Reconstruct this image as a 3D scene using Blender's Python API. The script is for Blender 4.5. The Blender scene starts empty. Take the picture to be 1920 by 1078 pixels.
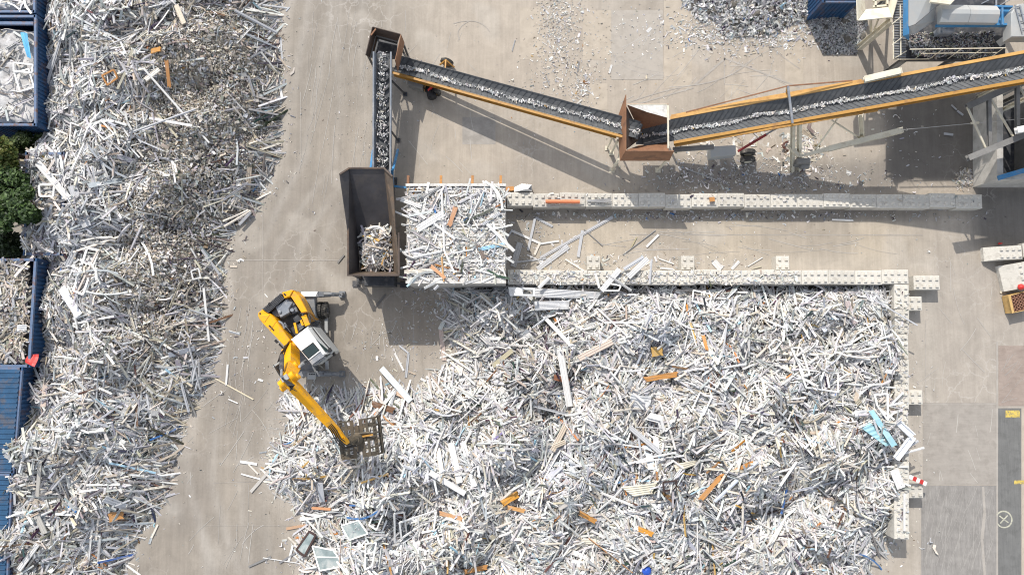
import bpy, math, random
import numpy as np
from mathutils import Vector, Matrix
rnd = random.Random(7)
rng = np.random.default_rng(11)
R = math.radians

# ---------------------------------------------------------------- camera, sky, sun
CAM_H = 46.0
TILT = R(4.73)
cam_d = bpy.data.cameras.new("camera")
cam_d.lens = 24.0; cam_d.sensor_width = 36.0; cam_d.clip_start = 0.5; cam_d.clip_end = 1000
cam = bpy.data.objects.new("camera", cam_d)
bpy.context.scene.collection.objects.link(cam)
cam.location = (0, 0, CAM_H); cam.rotation_euler = (TILT, 0, 0)
sc = bpy.context.scene
sc.camera = cam
COL = sc.collection
SUN_DIR = Vector((-0.43, 0.97, 1.0)).normalized()
EL = math.asin(SUN_DIR.z); AZ = math.atan2(SUN_DIR.x, SUN_DIR.y)
w = bpy.data.worlds.new("World"); sc.world = w; w.use_nodes = True
nt = w.node_tree
sky = nt.nodes.new("ShaderNodeTexSky"); sky.sky_type = 'NISHITA'; sky.sun_disc = False
sky.sun_elevation = EL; sky.sun_rotation = AZ
bg = nt.nodes["Background"]; bg.inputs[1].default_value = 0.15
hs = nt.nodes.new("ShaderNodeHueSaturation"); hs.inputs["Saturation"].default_value = 0.40   # hazy bright summer sky
nt.links.new(sky.outputs[0], hs.inputs["Color"]); nt.links.new(hs.outputs[0], bg.inputs[0])
sd = bpy.data.lights.new("sun", 'SUN'); sd.energy = 2.8; sd.angle = R(0.53); sd.color = (1.0, 0.94, 0.86)
so = bpy.data.objects.new("sun", sd); COL.objects.link(so)
so.rotation_euler = SUN_DIR.to_track_quat('Z', 'Y').to_euler(); so.location = (-20, 40, 60)
sc.view_settings.view_transform = 'Standard'; sc.view_settings.look = 'None'
sc.view_settings.exposure = 0.70; sc.view_settings.gamma = 1.0
sc.cycles.filter_width = 1.1

# ---------------------------------------------------------------- mapping between the picture plan and metres
FPX = 1280.0; CT, ST = math.cos(TILT), math.sin(TILT)
def P(px, py, z=0.0):
    u = (px-960)/FPX; v = (539-py)/FPX
    d = Vector((u, v*CT+ST, v*ST-CT)); t = (z-CAM_H)/d.z
    return Vector((d.x*t, d.y*t, z))
def to_px(x, y, z):                                   # numpy, world -> plan
    dz = z-CAM_H
    yc = y*CT+dz*ST; zc = -y*ST+dz*CT
    return 960+FPX*x/(-zc), 539-FPX*yc/(-zc)
def lin(r, g, b, k=1.0):
    f = lambda c: ((c/255+0.055)/1.055)**2.4 if c > 10 else c/255/12.92
    return (f(r)*k, f(g)*k, f(b)*k)

# ---------------------------------------------------------------- materials
def mat(name, base, rough=0.7, var=0.15, scale=3.0, metal=0.0, bump=0.0, dirt=None, dirt_amt=0.0, dirt_scale=1.5,
        attr=None, objcol=False, spec=0.4, streak=None, rand=0.0):
    m = bpy.data.materials.new(name); m.use_nodes = True
    n = m.node_tree; L = n.links; b = n.nodes["Principled BSDF"]
    b.inputs["Roughness"].default_value = rough; b.inputs["Metallic"].default_value = metal
    b.inputs["Specular IOR Level"].default_value = spec
    tc = n.nodes.new("ShaderNodeTexCoord")
    def noise(sc_, det=6, r=0.6, vec=None):
        x = n.nodes.new("ShaderNodeTexNoise"); x.inputs["Scale"].default_value = sc_
        x.inputs["Detail"].default_value = det; x.inputs["Roughness"].default_value = r
        L.new(vec or tc.outputs["Object"], x.inputs["Vector"]); return x.outputs["Fac"]
    def mul(c, f, lo, hi, f0=0.3, f1=0.7):
        mr = n.nodes.new("ShaderNodeMapRange"); L.new(f, mr.inputs[0])
        mr.inputs[1].default_value = f0; mr.inputs[2].default_value = f1
        mr.inputs[3].default_value = lo; mr.inputs[4].default_value = hi
        mx = n.nodes.new("ShaderNodeVectorMath"); mx.operation = 'SCALE'
        L.new(c, mx.inputs[0]); L.new(mr.outputs[0], mx.inputs["Scale"]); return mx.outputs[0]
    def mixc(c, f, col2, f0, f1, amt):
        mr = n.nodes.new("ShaderNodeMapRange"); L.new(f, mr.inputs[0])
        mr.inputs[1].default_value = f0; mr.inputs[2].default_value = f1
        mr.inputs[3].default_value = 0; mr.inputs[4].default_value = amt
        mx = n.nodes.new("ShaderNodeMix"); mx.data_type = 'RGBA'
        L.new(mr.outputs[0], mx.inputs[0]); L.new(c, mx.inputs[6]); mx.inputs[7].default_value = (*col2, 1)
        return mx.outputs[2]
    if attr:
        a = n.nodes.new("ShaderNodeAttribute"); a.attribute_name = attr; c = a.outputs["Color"]
    elif objcol:
        a = n.nodes.new("ShaderNodeObjectInfo"); c = a.outputs["Color"]
    else:
        a = n.nodes.new("ShaderNodeRGB"); a.outputs[0].default_value = (*base, 1); c = a.outputs[0]
    f = noise(scale)
    c = mul(c, f, 1-var, 1+var)
    if dirt: c = mixc(c, noise(dirt_scale, 8, 0.7), dirt, 0.5, 0.62, dirt_amt)
    if streak:
        mp = n.nodes.new("ShaderNodeMapping"); L.new(tc.outputs["Object"], mp.inputs[0])
        mp.inputs["Scale"].default_value = streak[0]; mp.inputs["Rotation"].default_value = (0, 0, streak[1])
        c = mul(c, noise(1.0, 8, 0.65, mp.outputs[0]), 1-streak[2], 1+streak[2])
    if rand:
        oi = n.nodes.new("ShaderNodeObjectInfo"); c = mul(c, oi.outputs["Random"], 1-rand, 1+rand*0.5, 0.0, 1.0)
    L.new(c, b.inputs["Base Color"])
    if bump:
        bp = n.nodes.new("ShaderNodeBump"); bp.inputs["Strength"].default_value = bump; bp.inputs["Distance"].default_value = 0.05
        L.new(noise(scale*6), bp.inputs["Height"]); L.new(bp.outputs[0], b.inputs["Normal"])
    m['nodes_ready'] = 1
    return m
DUST = (0.42, 0.40, 0.37); RUST = (0.16, 0.062, 0.022)
MT = dict(
 scrap=mat("scrap_plastic", (1,1,1), 0.55, 0.12, 6, attr="col", bump=0.0, dirt=(0.33,0.31,0.28), dirt_amt=0.45, dirt_scale=2.2),
 strip=mat("strip_plastic", (1,1,1), 0.45, 0.10, 5, objcol=True, dirt=(0.34,0.32,0.29), dirt_amt=0.4, dirt_scale=3),
 dirt=mat("heap_dirt", (0.10,0.095,0.088), 0.95, 0.35, 2.5, attr="col", bump=0.8, dirt=(0.10,0.09,0.08), dirt_amt=0.7, dirt_scale=1.1),
 block=mat("block_concrete", (0.545,0.52,0.465), 0.9, 0.12, 2, bump=0.35, dirt=(0.34,0.315,0.275), dirt_amt=0.6, dirt_scale=1.8, rand=0.13),
 bunker=mat("bunker_concrete", (0.44,0.42,0.385), 0.9, 0.15, 1.5, bump=0.25, dirt=(0.28,0.26,0.23), dirt_amt=0.6, dirt_scale=1.2),
 deck=mat("dusty_deck", (0.60,0.58,0.545), 0.85, 0.2, 4, bump=0.4, dirt=(0.36,0.34,0.31), dirt_amt=0.7, dirt_scale=2.5),
 yellow=mat("yellow_paint", (0.80,0.37,0.0), 0.5, 0.06, 2, dirt=(0.40,0.24,0.07), dirt_amt=0.7, dirt_scale=2.2),
 orange=mat("orange_paint", (0.50,0.285,0.085), 0.5, 0.12, 1.5, dirt=(0.30,0.15,0.05), dirt_amt=0.7, dirt_scale=1.2),
 dorange=mat("ochre_paint", (0.41,0.215,0.045), 0.5, 0.15, 1.5, dirt=(0.2,0.1,0.04), dirt_amt=0.7, dirt_scale=1.5),
 belt=mat("belt_rubber", (0.075,0.08,0.085), 0.75, 0.25, 2.5, dirt=(0.12,0.12,0.12), dirt_amt=0.6, dirt_scale=1.5),
 cleat=mat("cleat_rubber", (0.052,0.055,0.06), 0.8, 0.2, 3),
 steel=mat("grey_steel", (0.20,0.22,0.25), 0.45, 0.15, 2, dirt=DUST, dirt_amt=0.5),
 dsteel=mat("dark_steel", (0.045,0.048,0.055), 0.5, 0.3, 3, dirt=(0.15,0.14,0.13), dirt_amt=0.5),
 chassis=mat("chassis_grey", (0.17,0.18,0.195), 0.5, 0.15, 2, dirt=(0.26,0.25,0.23), dirt_amt=0.6, dirt_scale=1.2),
 black=mat("black_plastic", (0.015,0.015,0.017), 0.5, 0.2, 4),
 tyre=mat("tyre_rubber", (0.045,0.043,0.04), 0.9, 0.2, 5, dirt=(0.25,0.23,0.20), dirt_amt=0.8, dirt_scale=2.5),
 glass=mat("cab_glass", (0.02,0.035,0.035), 0.08, 0.2, 2, spec=0.8),
 pane=mat("window_pane", (0.22,0.27,0.27), 0.12, 0.3, 1.5, spec=0.7, dirt=(0.42,0.43,0.41), dirt_amt=0.8, dirt_scale=1.0),
 white=mat("white_paint", (0.80,0.79,0.76), 0.45, 0.04, 1.5, dirt=(0.55,0.52,0.47), dirt_amt=0.35, dirt_scale=1.5),
 rust=mat("rusty_plate", (0.24,0.12,0.065), 0.75, 0.3, 1.2, dirt=(0.12,0.065,0.04), dirt_amt=0.8, dirt_scale=1.2, bump=0.1),
 drust=mat("dark_rusty_plate", (0.075,0.055,0.045), 0.7, 0.35, 1.0, dirt=(0.13,0.085,0.055), dirt_amt=0.7, dirt_scale=1.4),
 hopper=mat("hopper_plate", (0.052,0.048,0.050), 0.55, 0.3, 0.9, dirt=(0.085,0.072,0.062), dirt_amt=0.5, dirt_scale=1.0),
 hrust=mat("worn_hopper_side", (0.11,0.085,0.065), 0.65, 0.3, 1.0, dirt=(0.2,0.13,0.08), dirt_amt=0.6, dirt_scale=1.5),
 sheetw=mat("weathered_white_sheet", (0.58,0.585,0.59), 0.5, 0.08, 2, dirt=(0.4,0.39,0.37), dirt_amt=0.5),
 cream=mat("cream_paint", (0.60,0.56,0.45), 0.6, 0.08, 2, dirt=(0.4,0.33,0.24), dirt_amt=0.5),
 cover=mat("grey_sheet_cover", (0.35,0.36,0.355), 0.5, 0.06, 1, dirt=(0.4,0.38,0.35), dirt_amt=0.5),
 bluehull=mat("blue_container_paint", (0.016,0.062,0.15), 0.55, 0.2, 1.5, dirt=(0.10,0.06,0.045), dirt_amt=0.6, dirt_scale=1.3),
 bluelid=mat("blue_lid_paint", (0.022,0.078,0.16), 0.55, 0.2, 1.5, dirt=(0.12,0.10,0.09), dirt_amt=0.6, dirt_scale=1.0),
 bluerim=mat("worn_blue_rim", (0.11,0.165,0.27), 0.6, 0.25, 2, dirt=(0.16,0.09,0.06), dirt_amt=0.9, dirt_scale=2),
 bluesteel=mat("bright_blue_steel", (0.045,0.19,0.38), 0.5, 0.1, 2, dirt=(0.2,0.22,0.24), dirt_amt=0.4),
 darkconc=mat("dark_concrete", (0.20,0.195,0.185), 0.9, 0.2, 1.0, dirt=(0.12,0.115,0.11), dirt_amt=0.6, dirt_scale=0.7),
 grab=mat("worn_grab_steel", (0.085,0.072,0.053), 0.55, 0.25, 3, metal=0.2, dirt=(0.12,0.085,0.05), dirt_amt=0.6),
 red=mat("red_paint", (0.55,0.03,0.025), 0.5, 0.1, 2),
 dred=mat("dull_red_paint", (0.22,0.03,0.03), 0.6, 0.2, 2),
 terracotta=mat("orange_pipe", (0.62,0.20,0.09), 0.55, 0.08, 2),
 wood=mat("brown_board", (0.42,0.20,0.065), 0.7, 0.2, 2, streak=((3,40,3),0,0.25)),
 dwood=mat("dark_brown_frame", (0.055,0.032,0.028), 0.5, 0.2, 3),
 ply=mat("crate_wood", (0.50,0.33,0.13), 0.7, 0.15, 3),
 pipe=mat("rusty_pipe", (0.20,0.10,0.065), 0.8, 0.2, 4),
 cyan=mat("pale_blue_sheet", (0.30,0.53,0.60), 0.45, 0.08, 2, dirt=(0.45,0.5,0.5), dirt_amt=0.4),
 skyblue=mat("blue_plank", (0.12,0.42,0.66), 0.45, 0.08, 2),
 dblue=mat("blue_plastic", (0.02,0.08,0.42), 0.4, 0.1, 3),
 wire=mat("steel_wire", (0.35,0.35,0.35), 0.4, 0.1, 3, metal=0.5),
 bark=mat("bark", (0.07,0.05,0.035), 0.9, 0.3, 6),
 leaf=mat("leaves", (1,1,1), 0.6, 0.2, 3, attr="col"),
 paint_y=mat("worn_yellow_line", (0.52,0.39,0.09), 0.7, 0.25, 3, dirt=(0.155,0.155,0.15), dirt_amt=1.0, dirt_scale=7),
 paint_w=mat("worn_cream_line", (0.44,0.43,0.34), 0.7, 0.2, 4, dirt=(0.2,0.195,0.19), dirt_amt=0.7, dirt_scale=5),
)

# ---------------------------------------------------------------- mesh collector
class MB:
    def __init__(s): s.v=[]; s.nv=0; s.li=[]; s.lt=[]; s.mi=[]; s.col=[]; s.hascol=False
    def add(s, verts, faces, mi=0, col=None):
        verts = np.asarray([tuple(p) for p in verts], dtype=np.float64)
        for f in faces:
            s.li.append(np.asarray(f)+s.nv); s.lt.append(np.array([len(f)])); s.mi.append(np.array([mi]))
            s.col.append(np.array([col if col is not None else (1,1,1)]))
        if col is not None: s.hascol=True
        s.v.append(verts); s.nv += len(verts)
    def inst(s, tv, tf, Rm, T, S, col, mi=0):
        n = len(T)
        if n == 0: return
        V = np.einsum('nij,nvj->nvi', Rm, tv[None]*S[:,None,:]) + T[:,None,:]
        nv = len(tv)
        flat = np.concatenate([np.asarray(f) for f in tf]); tot = np.array([len(f) for f in tf])
        s.li.append((flat[None]+ (np.arange(n)*nv)[:,None]).ravel()+s.nv)
        s.lt.append(np.tile(tot, n)); s.mi.append(np.full(n*len(tf), mi))
        s.col.append(np.repeat(col, len(tf), axis=0)); s.hascol=True
        s.v.append(V.reshape(-1,3)); s.nv += n*nv
    # --- shapes
    def hexa(s, b, t, mi=0, col=None):                # 4 bottom, 4 top, both anticlockwise from above
        s.add(list(b)+list(t), [(3,2,1,0),(4,5,6,7),(0,1,5,4),(1,2,6,5),(2,3,7,6),(3,0,4,7)], mi, col)
    def box(s, c, size, rotz=0, mi=0, col=None, M=None):
        hx,hy,hz = size[0]/2,size[1]/2,size[2]/2
        M = M or Matrix.Rotation(rotz,3,'Z'); c = Vector(c)
        q = [c+M@Vector((x,y,z)) for z in (-hz,hz) for x,y in ((-hx,-hy),(hx,-hy),(hx,hy),(-hx,hy))]
        s.hexa(q[:4], q[4:], mi, col)
    def beam(s, a, b, wd, ht, mi=0, up=(0,0,1), w2=None, h2=None, col=None):
        a,b = Vector(a),Vector(b); d=(b-a).normalized(); upv=Vector(up)
        if abs(d.dot(upv))>0.98: upv=Vector((0,1,0))
        x=d.cross(upv).normalized(); z=x.cross(d).normalized()
        w2 = wd if w2 is None else w2; h2 = ht if h2 is None else h2
        def ring(p,W,H): return [p-x*W/2-z*H/2, p+x*W/2-z*H/2, p+x*W/2+z*H/2, p-x*W/2+z*H/2]
        s.add(ring(a,wd,ht)+ring(b,w2,h2), [(0,1,2,3),(7,6,5,4),(0,4,5,1),(1,5,6,2),(2,6,7,3),(3,7,4,0)], mi, col)
    def ibeam(s, a, b, wd, ht, mi=0, t=0.035, up=(0,0,1)):
        a,b=Vector(a),Vector(b); d=(b-a).normalized(); upv=Vector(up)
        if abs(d.dot(upv))>0.98: upv=Vector((0,1,0))
        x=d.cross(upv).normalized(); z=x.cross(d).normalized(); o=z*(ht/2-t/2)
        s.beam(a+o,b+o,wd,t,mi,up); s.beam(a-o,b-o,wd,t,mi,up); s.beam(a,b,t,ht-2*t-0.004,mi,up)
    def plate(s, pts, t=0.04, mi=0, col=None):
        pts=[Vector(p) for p in pts]; n=(pts[1]-pts[0]).cross(pts[2]-pts[0]).normalized()
        if n.z<0: pts=pts[::-1]; n=-n
        k=len(pts); lo=[p-n*t for p in pts]
        s.add(pts+lo, [tuple(range(k)), tuple(range(2*k-1,k-1,-1))]+[(i,k+i,k+(i+1)%k,(i+1)%k) for i in range(k)], mi, col)
    def prism(s, pts, z0, mi=0, col=None, shrink=1.0, bev=0.0):      # top polygon, walls straight down to z0
        pts=[Vector(p) for p in pts]; k=len(pts)
        ar=sum(pts[i].x*pts[(i+1)%k].y-pts[(i+1)%k].x*pts[i].y for i in range(k))
        if ar<0: pts=pts[::-1]
        c=sum(pts,Vector())/k
        rings=[[Vector((c.x+(p.x-c.x)*shrink,c.y+(p.y-c.y)*shrink,z0)) for p in pts]]
        if bev:
            rings.append([Vector((p.x,p.y,p.z-bev)) for p in pts])
            rings.append([p+(Vector((c.x,c.y,p.z))-p).normalized()*bev for p in pts])
        else: rings.append(pts)
        F=[tuple(range(k-1,-1,-1)), tuple(range((len(rings)-1)*k,len(rings)*k))]
        for r in range(len(rings)-1):
            F+=[(r*k+i,r*k+(i+1)%k,(r+1)*k+(i+1)%k,(r+1)*k+i) for i in range(k)]
        s.add([p for r in rings for p in r],F,mi,col)
    def tube(s, pts, r, n=8, mi=0, col=None, caps=True, r2=None):
        pts=[Vector(p) for p in pts]; m=len(pts); V=[]
        up=Vector((0,0,1))
        for i,p in enumerate(pts):
            d=(pts[min(i+1,m-1)]-pts[max(i-1,0)]).normalized()
            u=up if abs(d.dot(up))<0.95 else Vector((0,1,0))
            x=d.cross(u).normalized(); z=x.cross(d)
            rr=r if r2 is None else r+(r2-r)*i/(m-1)
            V+=[p+(x*math.cos(a)+z*math.sin(a))*rr for a in [2*math.pi*j/n for j in range(n)]]
        F=[(i*n+j,i*n+(j+1)%n,(i+1)*n+(j+1)%n,(i+1)*n+j) for i in range(m-1) for j in range(n)]
        if caps: F+=[tuple(range(n-1,-1,-1)),tuple(range((m-1)*n,m*n))]
        s.add(V,F,mi,col)
    def lathe(s, c, axis, prof, n=20, mi=0):            # profile of (distance along axis, radius)
        c=Vector(c); d=Vector(axis).normalized(); u=Vector((0,0,1)) if abs(d.z)<0.9 else Vector((0,1,0))
        x=d.cross(u).normalized(); z=x.cross(d); V=[]
        for (h,r) in prof: V+=[c+d*h+(x*math.cos(2*math.pi*j/n)+z*math.sin(2*math.pi*j/n))*r for j in range(n)]
        m=len(prof); F=[(i*n+j,i*n+(j+1)%n,(i+1)*n+(j+1)%n,(i+1)*n+j) for i in range(m-1) for j in range(n)]
        F+=[tuple(range(n-1,-1,-1)),tuple(range((m-1)*n,m*n))]
        s.add(V,F,mi)
    def build(s, name, mats, parent=None, smooth=False, center=False):
        v=np.concatenate(s.v); off=Vector((0,0,0))
        if parent is not None: off=parent.matrix_world.translation if parent.parent is None else parent['_o']
        if parent is not None: off=Vector(parent['_o'])
        elif center: off=Vector((float(v[:,0].mean()),float(v[:,1].mean()),float(v[:,2].min())))
        v=v-np.array(off)[None]
        li=np.concatenate(s.li); lt=np.concatenate(s.lt); me=bpy.data.meshes.new(name)
        me.vertices.add(len(v)); me.vertices.foreach_set("co",v.ravel())
        me.loops.add(len(li)); me.loops.foreach_set("vertex_index",li.astype(np.int32))
        me.polygons.add(len(lt)); st=np.concatenate([[0],np.cumsum(lt)[:-1]])
        me.polygons.foreach_set("loop_start",st.astype(np.int32)); me.polygons.foreach_set("loop_total",lt.astype(np.int32))
        me.polygons.foreach_set("material_index",np.concatenate(s.mi).astype(np.int32))
        me.polygons.foreach_set("use_smooth",np.full(len(lt),bool(smooth)))
        if s.hascol:
            a=me.attributes.new("col",'FLOAT_COLOR','FACE'); c=np.concatenate(s.col); c=np.concatenate([c,np.ones((len(c),1))],1)
            a.data.foreach_set("color",c.ravel().astype(np.float32))
        for m in (mats if isinstance(mats,(list,tuple)) else [mats]): me.materials.append(MT[m] if isinstance(m,str) else m)
        me.update(calc_edges=True); me.validate()
        o=bpy.data.objects.new(name,me); COL.objects.link(o)
        if parent is not None: o.parent=parent; o['_o']=list(off)
        else: o.location=off; o['_o']=list(off)
        return o
def tag(o,label=None,cat=None,group=None,kind=None):
    if label: o['label']=label
    if cat: o['category']=cat
    if group: o['group']=group
    if kind: o['kind']=kind
    return o
def thing(name,label,cat,loc,group=None):
    o=bpy.data.objects.new(name,None); COL.objects.link(o); o.empty_display_size=0.3
    o.location=loc; o['_o']=list(loc); return tag(o,label,cat,group)
def bases(*ps):
    z=Vector(ps[0]); return (z.x,z.y,0.0)
# ---------------------------------------------------------------- noise and polygons
class SN:
    def __init__(s,seed,wl,n=14):
        r=np.random.default_rng(seed); a=r.uniform(0,2*np.pi,n); k=2*np.pi/(wl*r.uniform(0.6,1.8,n))
        s.kx=k*np.cos(a); s.ky=k*np.sin(a); s.p=r.uniform(0,2*np.pi,n); s.n=n
    def __call__(s,x,y):
        o=np.zeros_like(np.asarray(x,dtype=float))
        for i in range(s.n): o=o+np.sin(s.kx[i]*x+s.ky[i]*y+s.p[i])
        return o/math.sqrt(s.n/2)
def poly_px(pts,z=0.0): return np.array([[P(a,b,z).x,P(a,b,z).y] for a,b in pts])
def sdist(x,y,poly):                                   # positive inside
    x=np.asarray(x,dtype=float); y=np.asarray(y,dtype=float)
    d=np.full(x.shape,1e9); ins=np.zeros(x.shape,bool); n=len(poly)
    for i in range(n):
        ax,ay=poly[i]; bx,by=poly[(i+1)%n]; ex,ey=bx-ax,by-ay
        t=np.clip(((x-ax)*ex+(y-ay)*ey)/(ex*ex+ey*ey+1e-12),0,1)
        d=np.minimum(d,np.hypot(x-ax-t*ex,y-ay-t*ey))
        c=((ay>y)!=(by>y)); xi=(bx-ax)*(y-ay)/(by-ay+1e-12)+ax
        ins^=(c&(x<xi))
    return np.where(ins,d,-d)
def smooth(t): t=np.clip(t,0,1); return t*t*(3-2*t)

# ---------------------------------------------------------------- ground
RIGHT_EDGE=[(840,505),(850,560),(838,600),(850,640),(862,668),(820,705),(775,742),(722,738),(690,736),(655,738),(612,742),(575,748),(540,758),(556,790),(536,825),(508,872),(518,910),(548,938),(590,955),(575,990),(560,1020),(566,1050),(575,1110),(560,1200),(1630,1200),(1618,1078),(1640,1035),(1672,1003),(1690,985),(1738,975),(1738,500)]
RIGHT_CLIP=[(780,541),(1664,541),(1666,1000),(1800,1300),(300,1300),(300,541)]
LEFT_EDGE=[(522,-120),(520,0),(516,60),(524,120),(519,180),(517,250),(511,310),(492,352),(474,392),(432,428),(412,470),(416,520),(408,560),(408,610),(398,660),(386,705),(372,735),(342,780),(330,815),(322,850),(312,900),(290,950),(262,985),(248,1020),(230,1060),(215,1110),(190,1200),(-120,1200),(-120,-120)]
PR=poly_px(RIGHT_EDGE); PRC=poly_px([(780,541),(1667,541),(1668,1002),(1800,1300),(300,1300),(300,541)],1.5)
LEFT_EDGE=LEFT_EDGE[:-2]+[(-330,1200),(-330,1000),(-300,890),(-260,800),(-200,735),(38,690),(48,640),(52,500),(24,480),(36,300),(64,258),(64,-120)]
PL=poly_px(LEFT_EDGE); CT2=poly_px([(53,291),(115,291),(113,474),(49,474)],2.2)
LEFT_CLIP=[(92,-120),(92,258),(62,300),(52,480),(78,500),(72,640),(70,690),(46,735),(30,830),(21,890),(18,1000),(28,1078),(32,1200),(700,1200),(700,-120)]
PLC=np.array([[P(a,b,2.2 if b>=690 else .7).x,P(a,b,2.2 if b>=690 else .7).y] for a,b in LEFT_CLIP])
nA=SN(1,5.0); nB=SN(2,1.7); nC=SN(3,9.0); nD=SN(4,3.0); nE=SN(5,0.8); nF=SN(6,14.0)
def H_right(x,y):
    d=sdist(x,y,PR)
    h=2.9*(1-np.exp(-np.maximum(d,0)/4.2))
    return np.where(d>0,np.maximum(h+smooth(d/4)*(0.40*nA(x,y)+0.15*nB(x,y)),0.0),0.0)
def H_left(x,y):
    d=sdist(x,y,PL)
    h=3.1*(1-np.exp(-np.maximum(d,0)/4.0))
    h=np.where(d>0,np.maximum(h+smooth(d/4)*(0.36*nA(x+50,y)+0.13*nB(x+9,y)),0.0),0.0)
    return np.where(sdist(x,y,CT2)>0,np.maximum(h,2.05),h)
def ground():
    xs=np.concatenate([[-260,-140,-80,-58],np.linspace(-46,46,330),[58,80,140,260]])
    ys=np.concatenate([[-260,-140,-80,-50],np.linspace(-32,36,250),[50,80,140,260]])
    X,Y=np.meshgrid(xs,ys); nx,ny=len(xs),len(ys)
    px,py=to_px(X,Y,0*X)
    base=np.array(lin(190,182,172)); c=np.tile(base,(ny,nx,1))
    def blend(mask,rgb):
        nonlocal c
        c=c*(1-mask[...,None])+np.array(lin(*rgb))*mask[...,None]
    soft=lambda a,b,v: smooth((v-a)/(b-a))
    blend(1-soft(700,800,px+20*nC(X,Y)),(170,163,154))
    blend(soft(760,860,px)*(1-soft(330,370,py)),(196,187,176))
    blend(soft(960,1010,px)*soft(395,415,py)*(1-soft(500,520,py))*(1-soft(1640,1760,px)),(204,194,179))
    blend(soft(1700,1740,px)*soft(470,520,py),(190,183,175))
    blend(0.55*smooth((nC(X,Y)-0.2)/1.5),(172,165,157))
    blend(0.45*smooth((nF(X,Y)-0.1)/1.5),(200,190,178))
    # tyre-worn band along the haul road, curving between the heaps
    cx=np.interp(py,[-50,100,300,450,600,750,900,1100],[640,610,600,520,470,430,430,470])
    for off,wd,k in ((-40,16,.45),(35,20,.4),(0,60,.25)):
        blend(k*np.exp(-((px-cx-off)/wd)**2),(162,156,149))
    for off,wd,k in ((-85,9,.42),(-62,7,.32),(-18,8,.34),(18,7,.3),(62,9,.38),(95,8,.32)):
        blend(k*np.exp(-((px-cx-off-14*np.sin(py/90+off))/wd)**2)*(.5+.5*smooth(nC(X,Y)+.5)),(206,202,197))
    blend(.5*smooth((nD(X*.35,Y*.35)-.9)/.9)*(px<780),(150,144,138)); blend(.45*smooth((nB(X*.5+3,Y*.5)-1.0)/.7)*(px<1700),(206,200,192))
    blend((1-soft(50,75,px))*soft(236,262,py)*(1-soft(480,500,py)),(78,72,58))  # dark soil between the left containers, the gap's shade put into its colour
    # dust apron around the heaps
    for Pq in (PR,PL):
        d=sdist(X,Y,Pq); blend(0.7*np.exp(-(np.maximum(-d,0)/0.8)**2)*(np.abs(d)<6),(202,196,188))
    blend(0.8*np.exp(-(((py-330)/32)**4))*soft(1190,1260,px)*(1-soft(1640,1720,px)),(150,145,140))  # dusty strip below the long conveyor, part of its shade in the colour
    blend(0.55*np.exp(-(((py-404)/14)**4))*soft(950,980,px)*(1-soft(1700,1800,px)),(138,133,128))  # shadow band of the upper wall painted into the ground colour
    blend(0.85*soft(1640,1680,px)*(1-soft(1905,1990,px))*soft(120,190,py)*(1-soft(330,352,py)),(122,119,116))  # ground colour darkened to carry the plant deck's shade
    blend(0.7*soft(1800,1850,px)*soft(340,360,py)*(1-soft(450,480,py)),(112,111,110))  # shade at the right edge, deepened here in the ground colour
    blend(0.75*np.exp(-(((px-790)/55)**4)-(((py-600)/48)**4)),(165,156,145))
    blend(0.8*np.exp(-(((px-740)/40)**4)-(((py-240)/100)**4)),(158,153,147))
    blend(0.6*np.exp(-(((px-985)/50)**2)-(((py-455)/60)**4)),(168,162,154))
    blend(0.4*np.exp(-(((px-325)/18)**2)-(((py-955)/22)**2)),(205,202,198))
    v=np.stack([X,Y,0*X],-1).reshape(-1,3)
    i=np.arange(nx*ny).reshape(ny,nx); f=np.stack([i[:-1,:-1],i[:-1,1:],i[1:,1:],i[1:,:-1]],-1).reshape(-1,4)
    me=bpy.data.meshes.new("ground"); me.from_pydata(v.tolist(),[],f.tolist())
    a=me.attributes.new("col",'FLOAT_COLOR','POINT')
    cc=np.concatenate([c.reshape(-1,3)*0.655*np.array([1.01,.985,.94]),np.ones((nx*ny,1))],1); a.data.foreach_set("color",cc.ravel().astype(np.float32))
    m=bpy.data.materials.new("yard_concrete"); m.use_nodes=True; n=m.node_tree; L=n.links; b=n.nodes["Principled BSDF"]
    b.inputs["Roughness"].default_value=0.92; b.inputs["Specular IOR Level"].default_value=0.25
    at=n.nodes.new("ShaderNodeAttribute"); at.attribute_name="col"; tc=n.nodes.new("ShaderNodeTexCoord"); col=at.outputs["Color"]
    def node_noise(scale,det,rough,vec=None,dist=0.0):
        q=n.nodes.new("ShaderNodeTexNoise"); q.inputs["Scale"].default_value=scale; q.inputs["Detail"].default_value=det
        q.inputs["Roughness"].default_value=rough; q.inputs["Distortion"].default_value=dist
        L.new(vec or tc.outputs["Object"],q.inputs["Vector"]); return q.outputs["Fac"]
    def mapr(f,a0,a1,b0,b1):
        q=n.nodes.new("ShaderNodeMapRange"); L.new(f,q.inputs[0])
        for k,val in enumerate((a0,a1,b0,b1)): q.inputs[k+1].default_value=val
        return q.outputs[0]
    def scale(c_,f):
        q=n.nodes.new("ShaderNodeVectorMath"); q.operation='SCALE'; L.new(c_,q.inputs[0]); L.new(f,q.inputs["Scale"]); return q.outputs[0]
    def mixto(c_,f,rgb):
        q=n.nodes.new("ShaderNodeMix"); q.data_type='RGBA'; L.new(f,q.inputs[0]); L.new(c_,q.inputs[6]); q.inputs[7].default_value=(*rgb,1); return q.outputs[2]
    def math2(op,a_,b_):
        q=n.nodes.new("ShaderNodeMath"); q.operation=op
        for k,val in enumerate((a_,b_)):
            if isinstance(val,(int,float)): q.inputs[k].default_value=val
            else: L.new(val,q.inputs[k])
        return q.outputs[0]
    col=scale(col,mapr(node_noise(0.9,10,0.68,dist=0.6),0.3,0.7,0.88,1.11))
    col=scale(col,mapr(node_noise(7,8,0.7),0.3,0.7,0.95,1.05))
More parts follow.
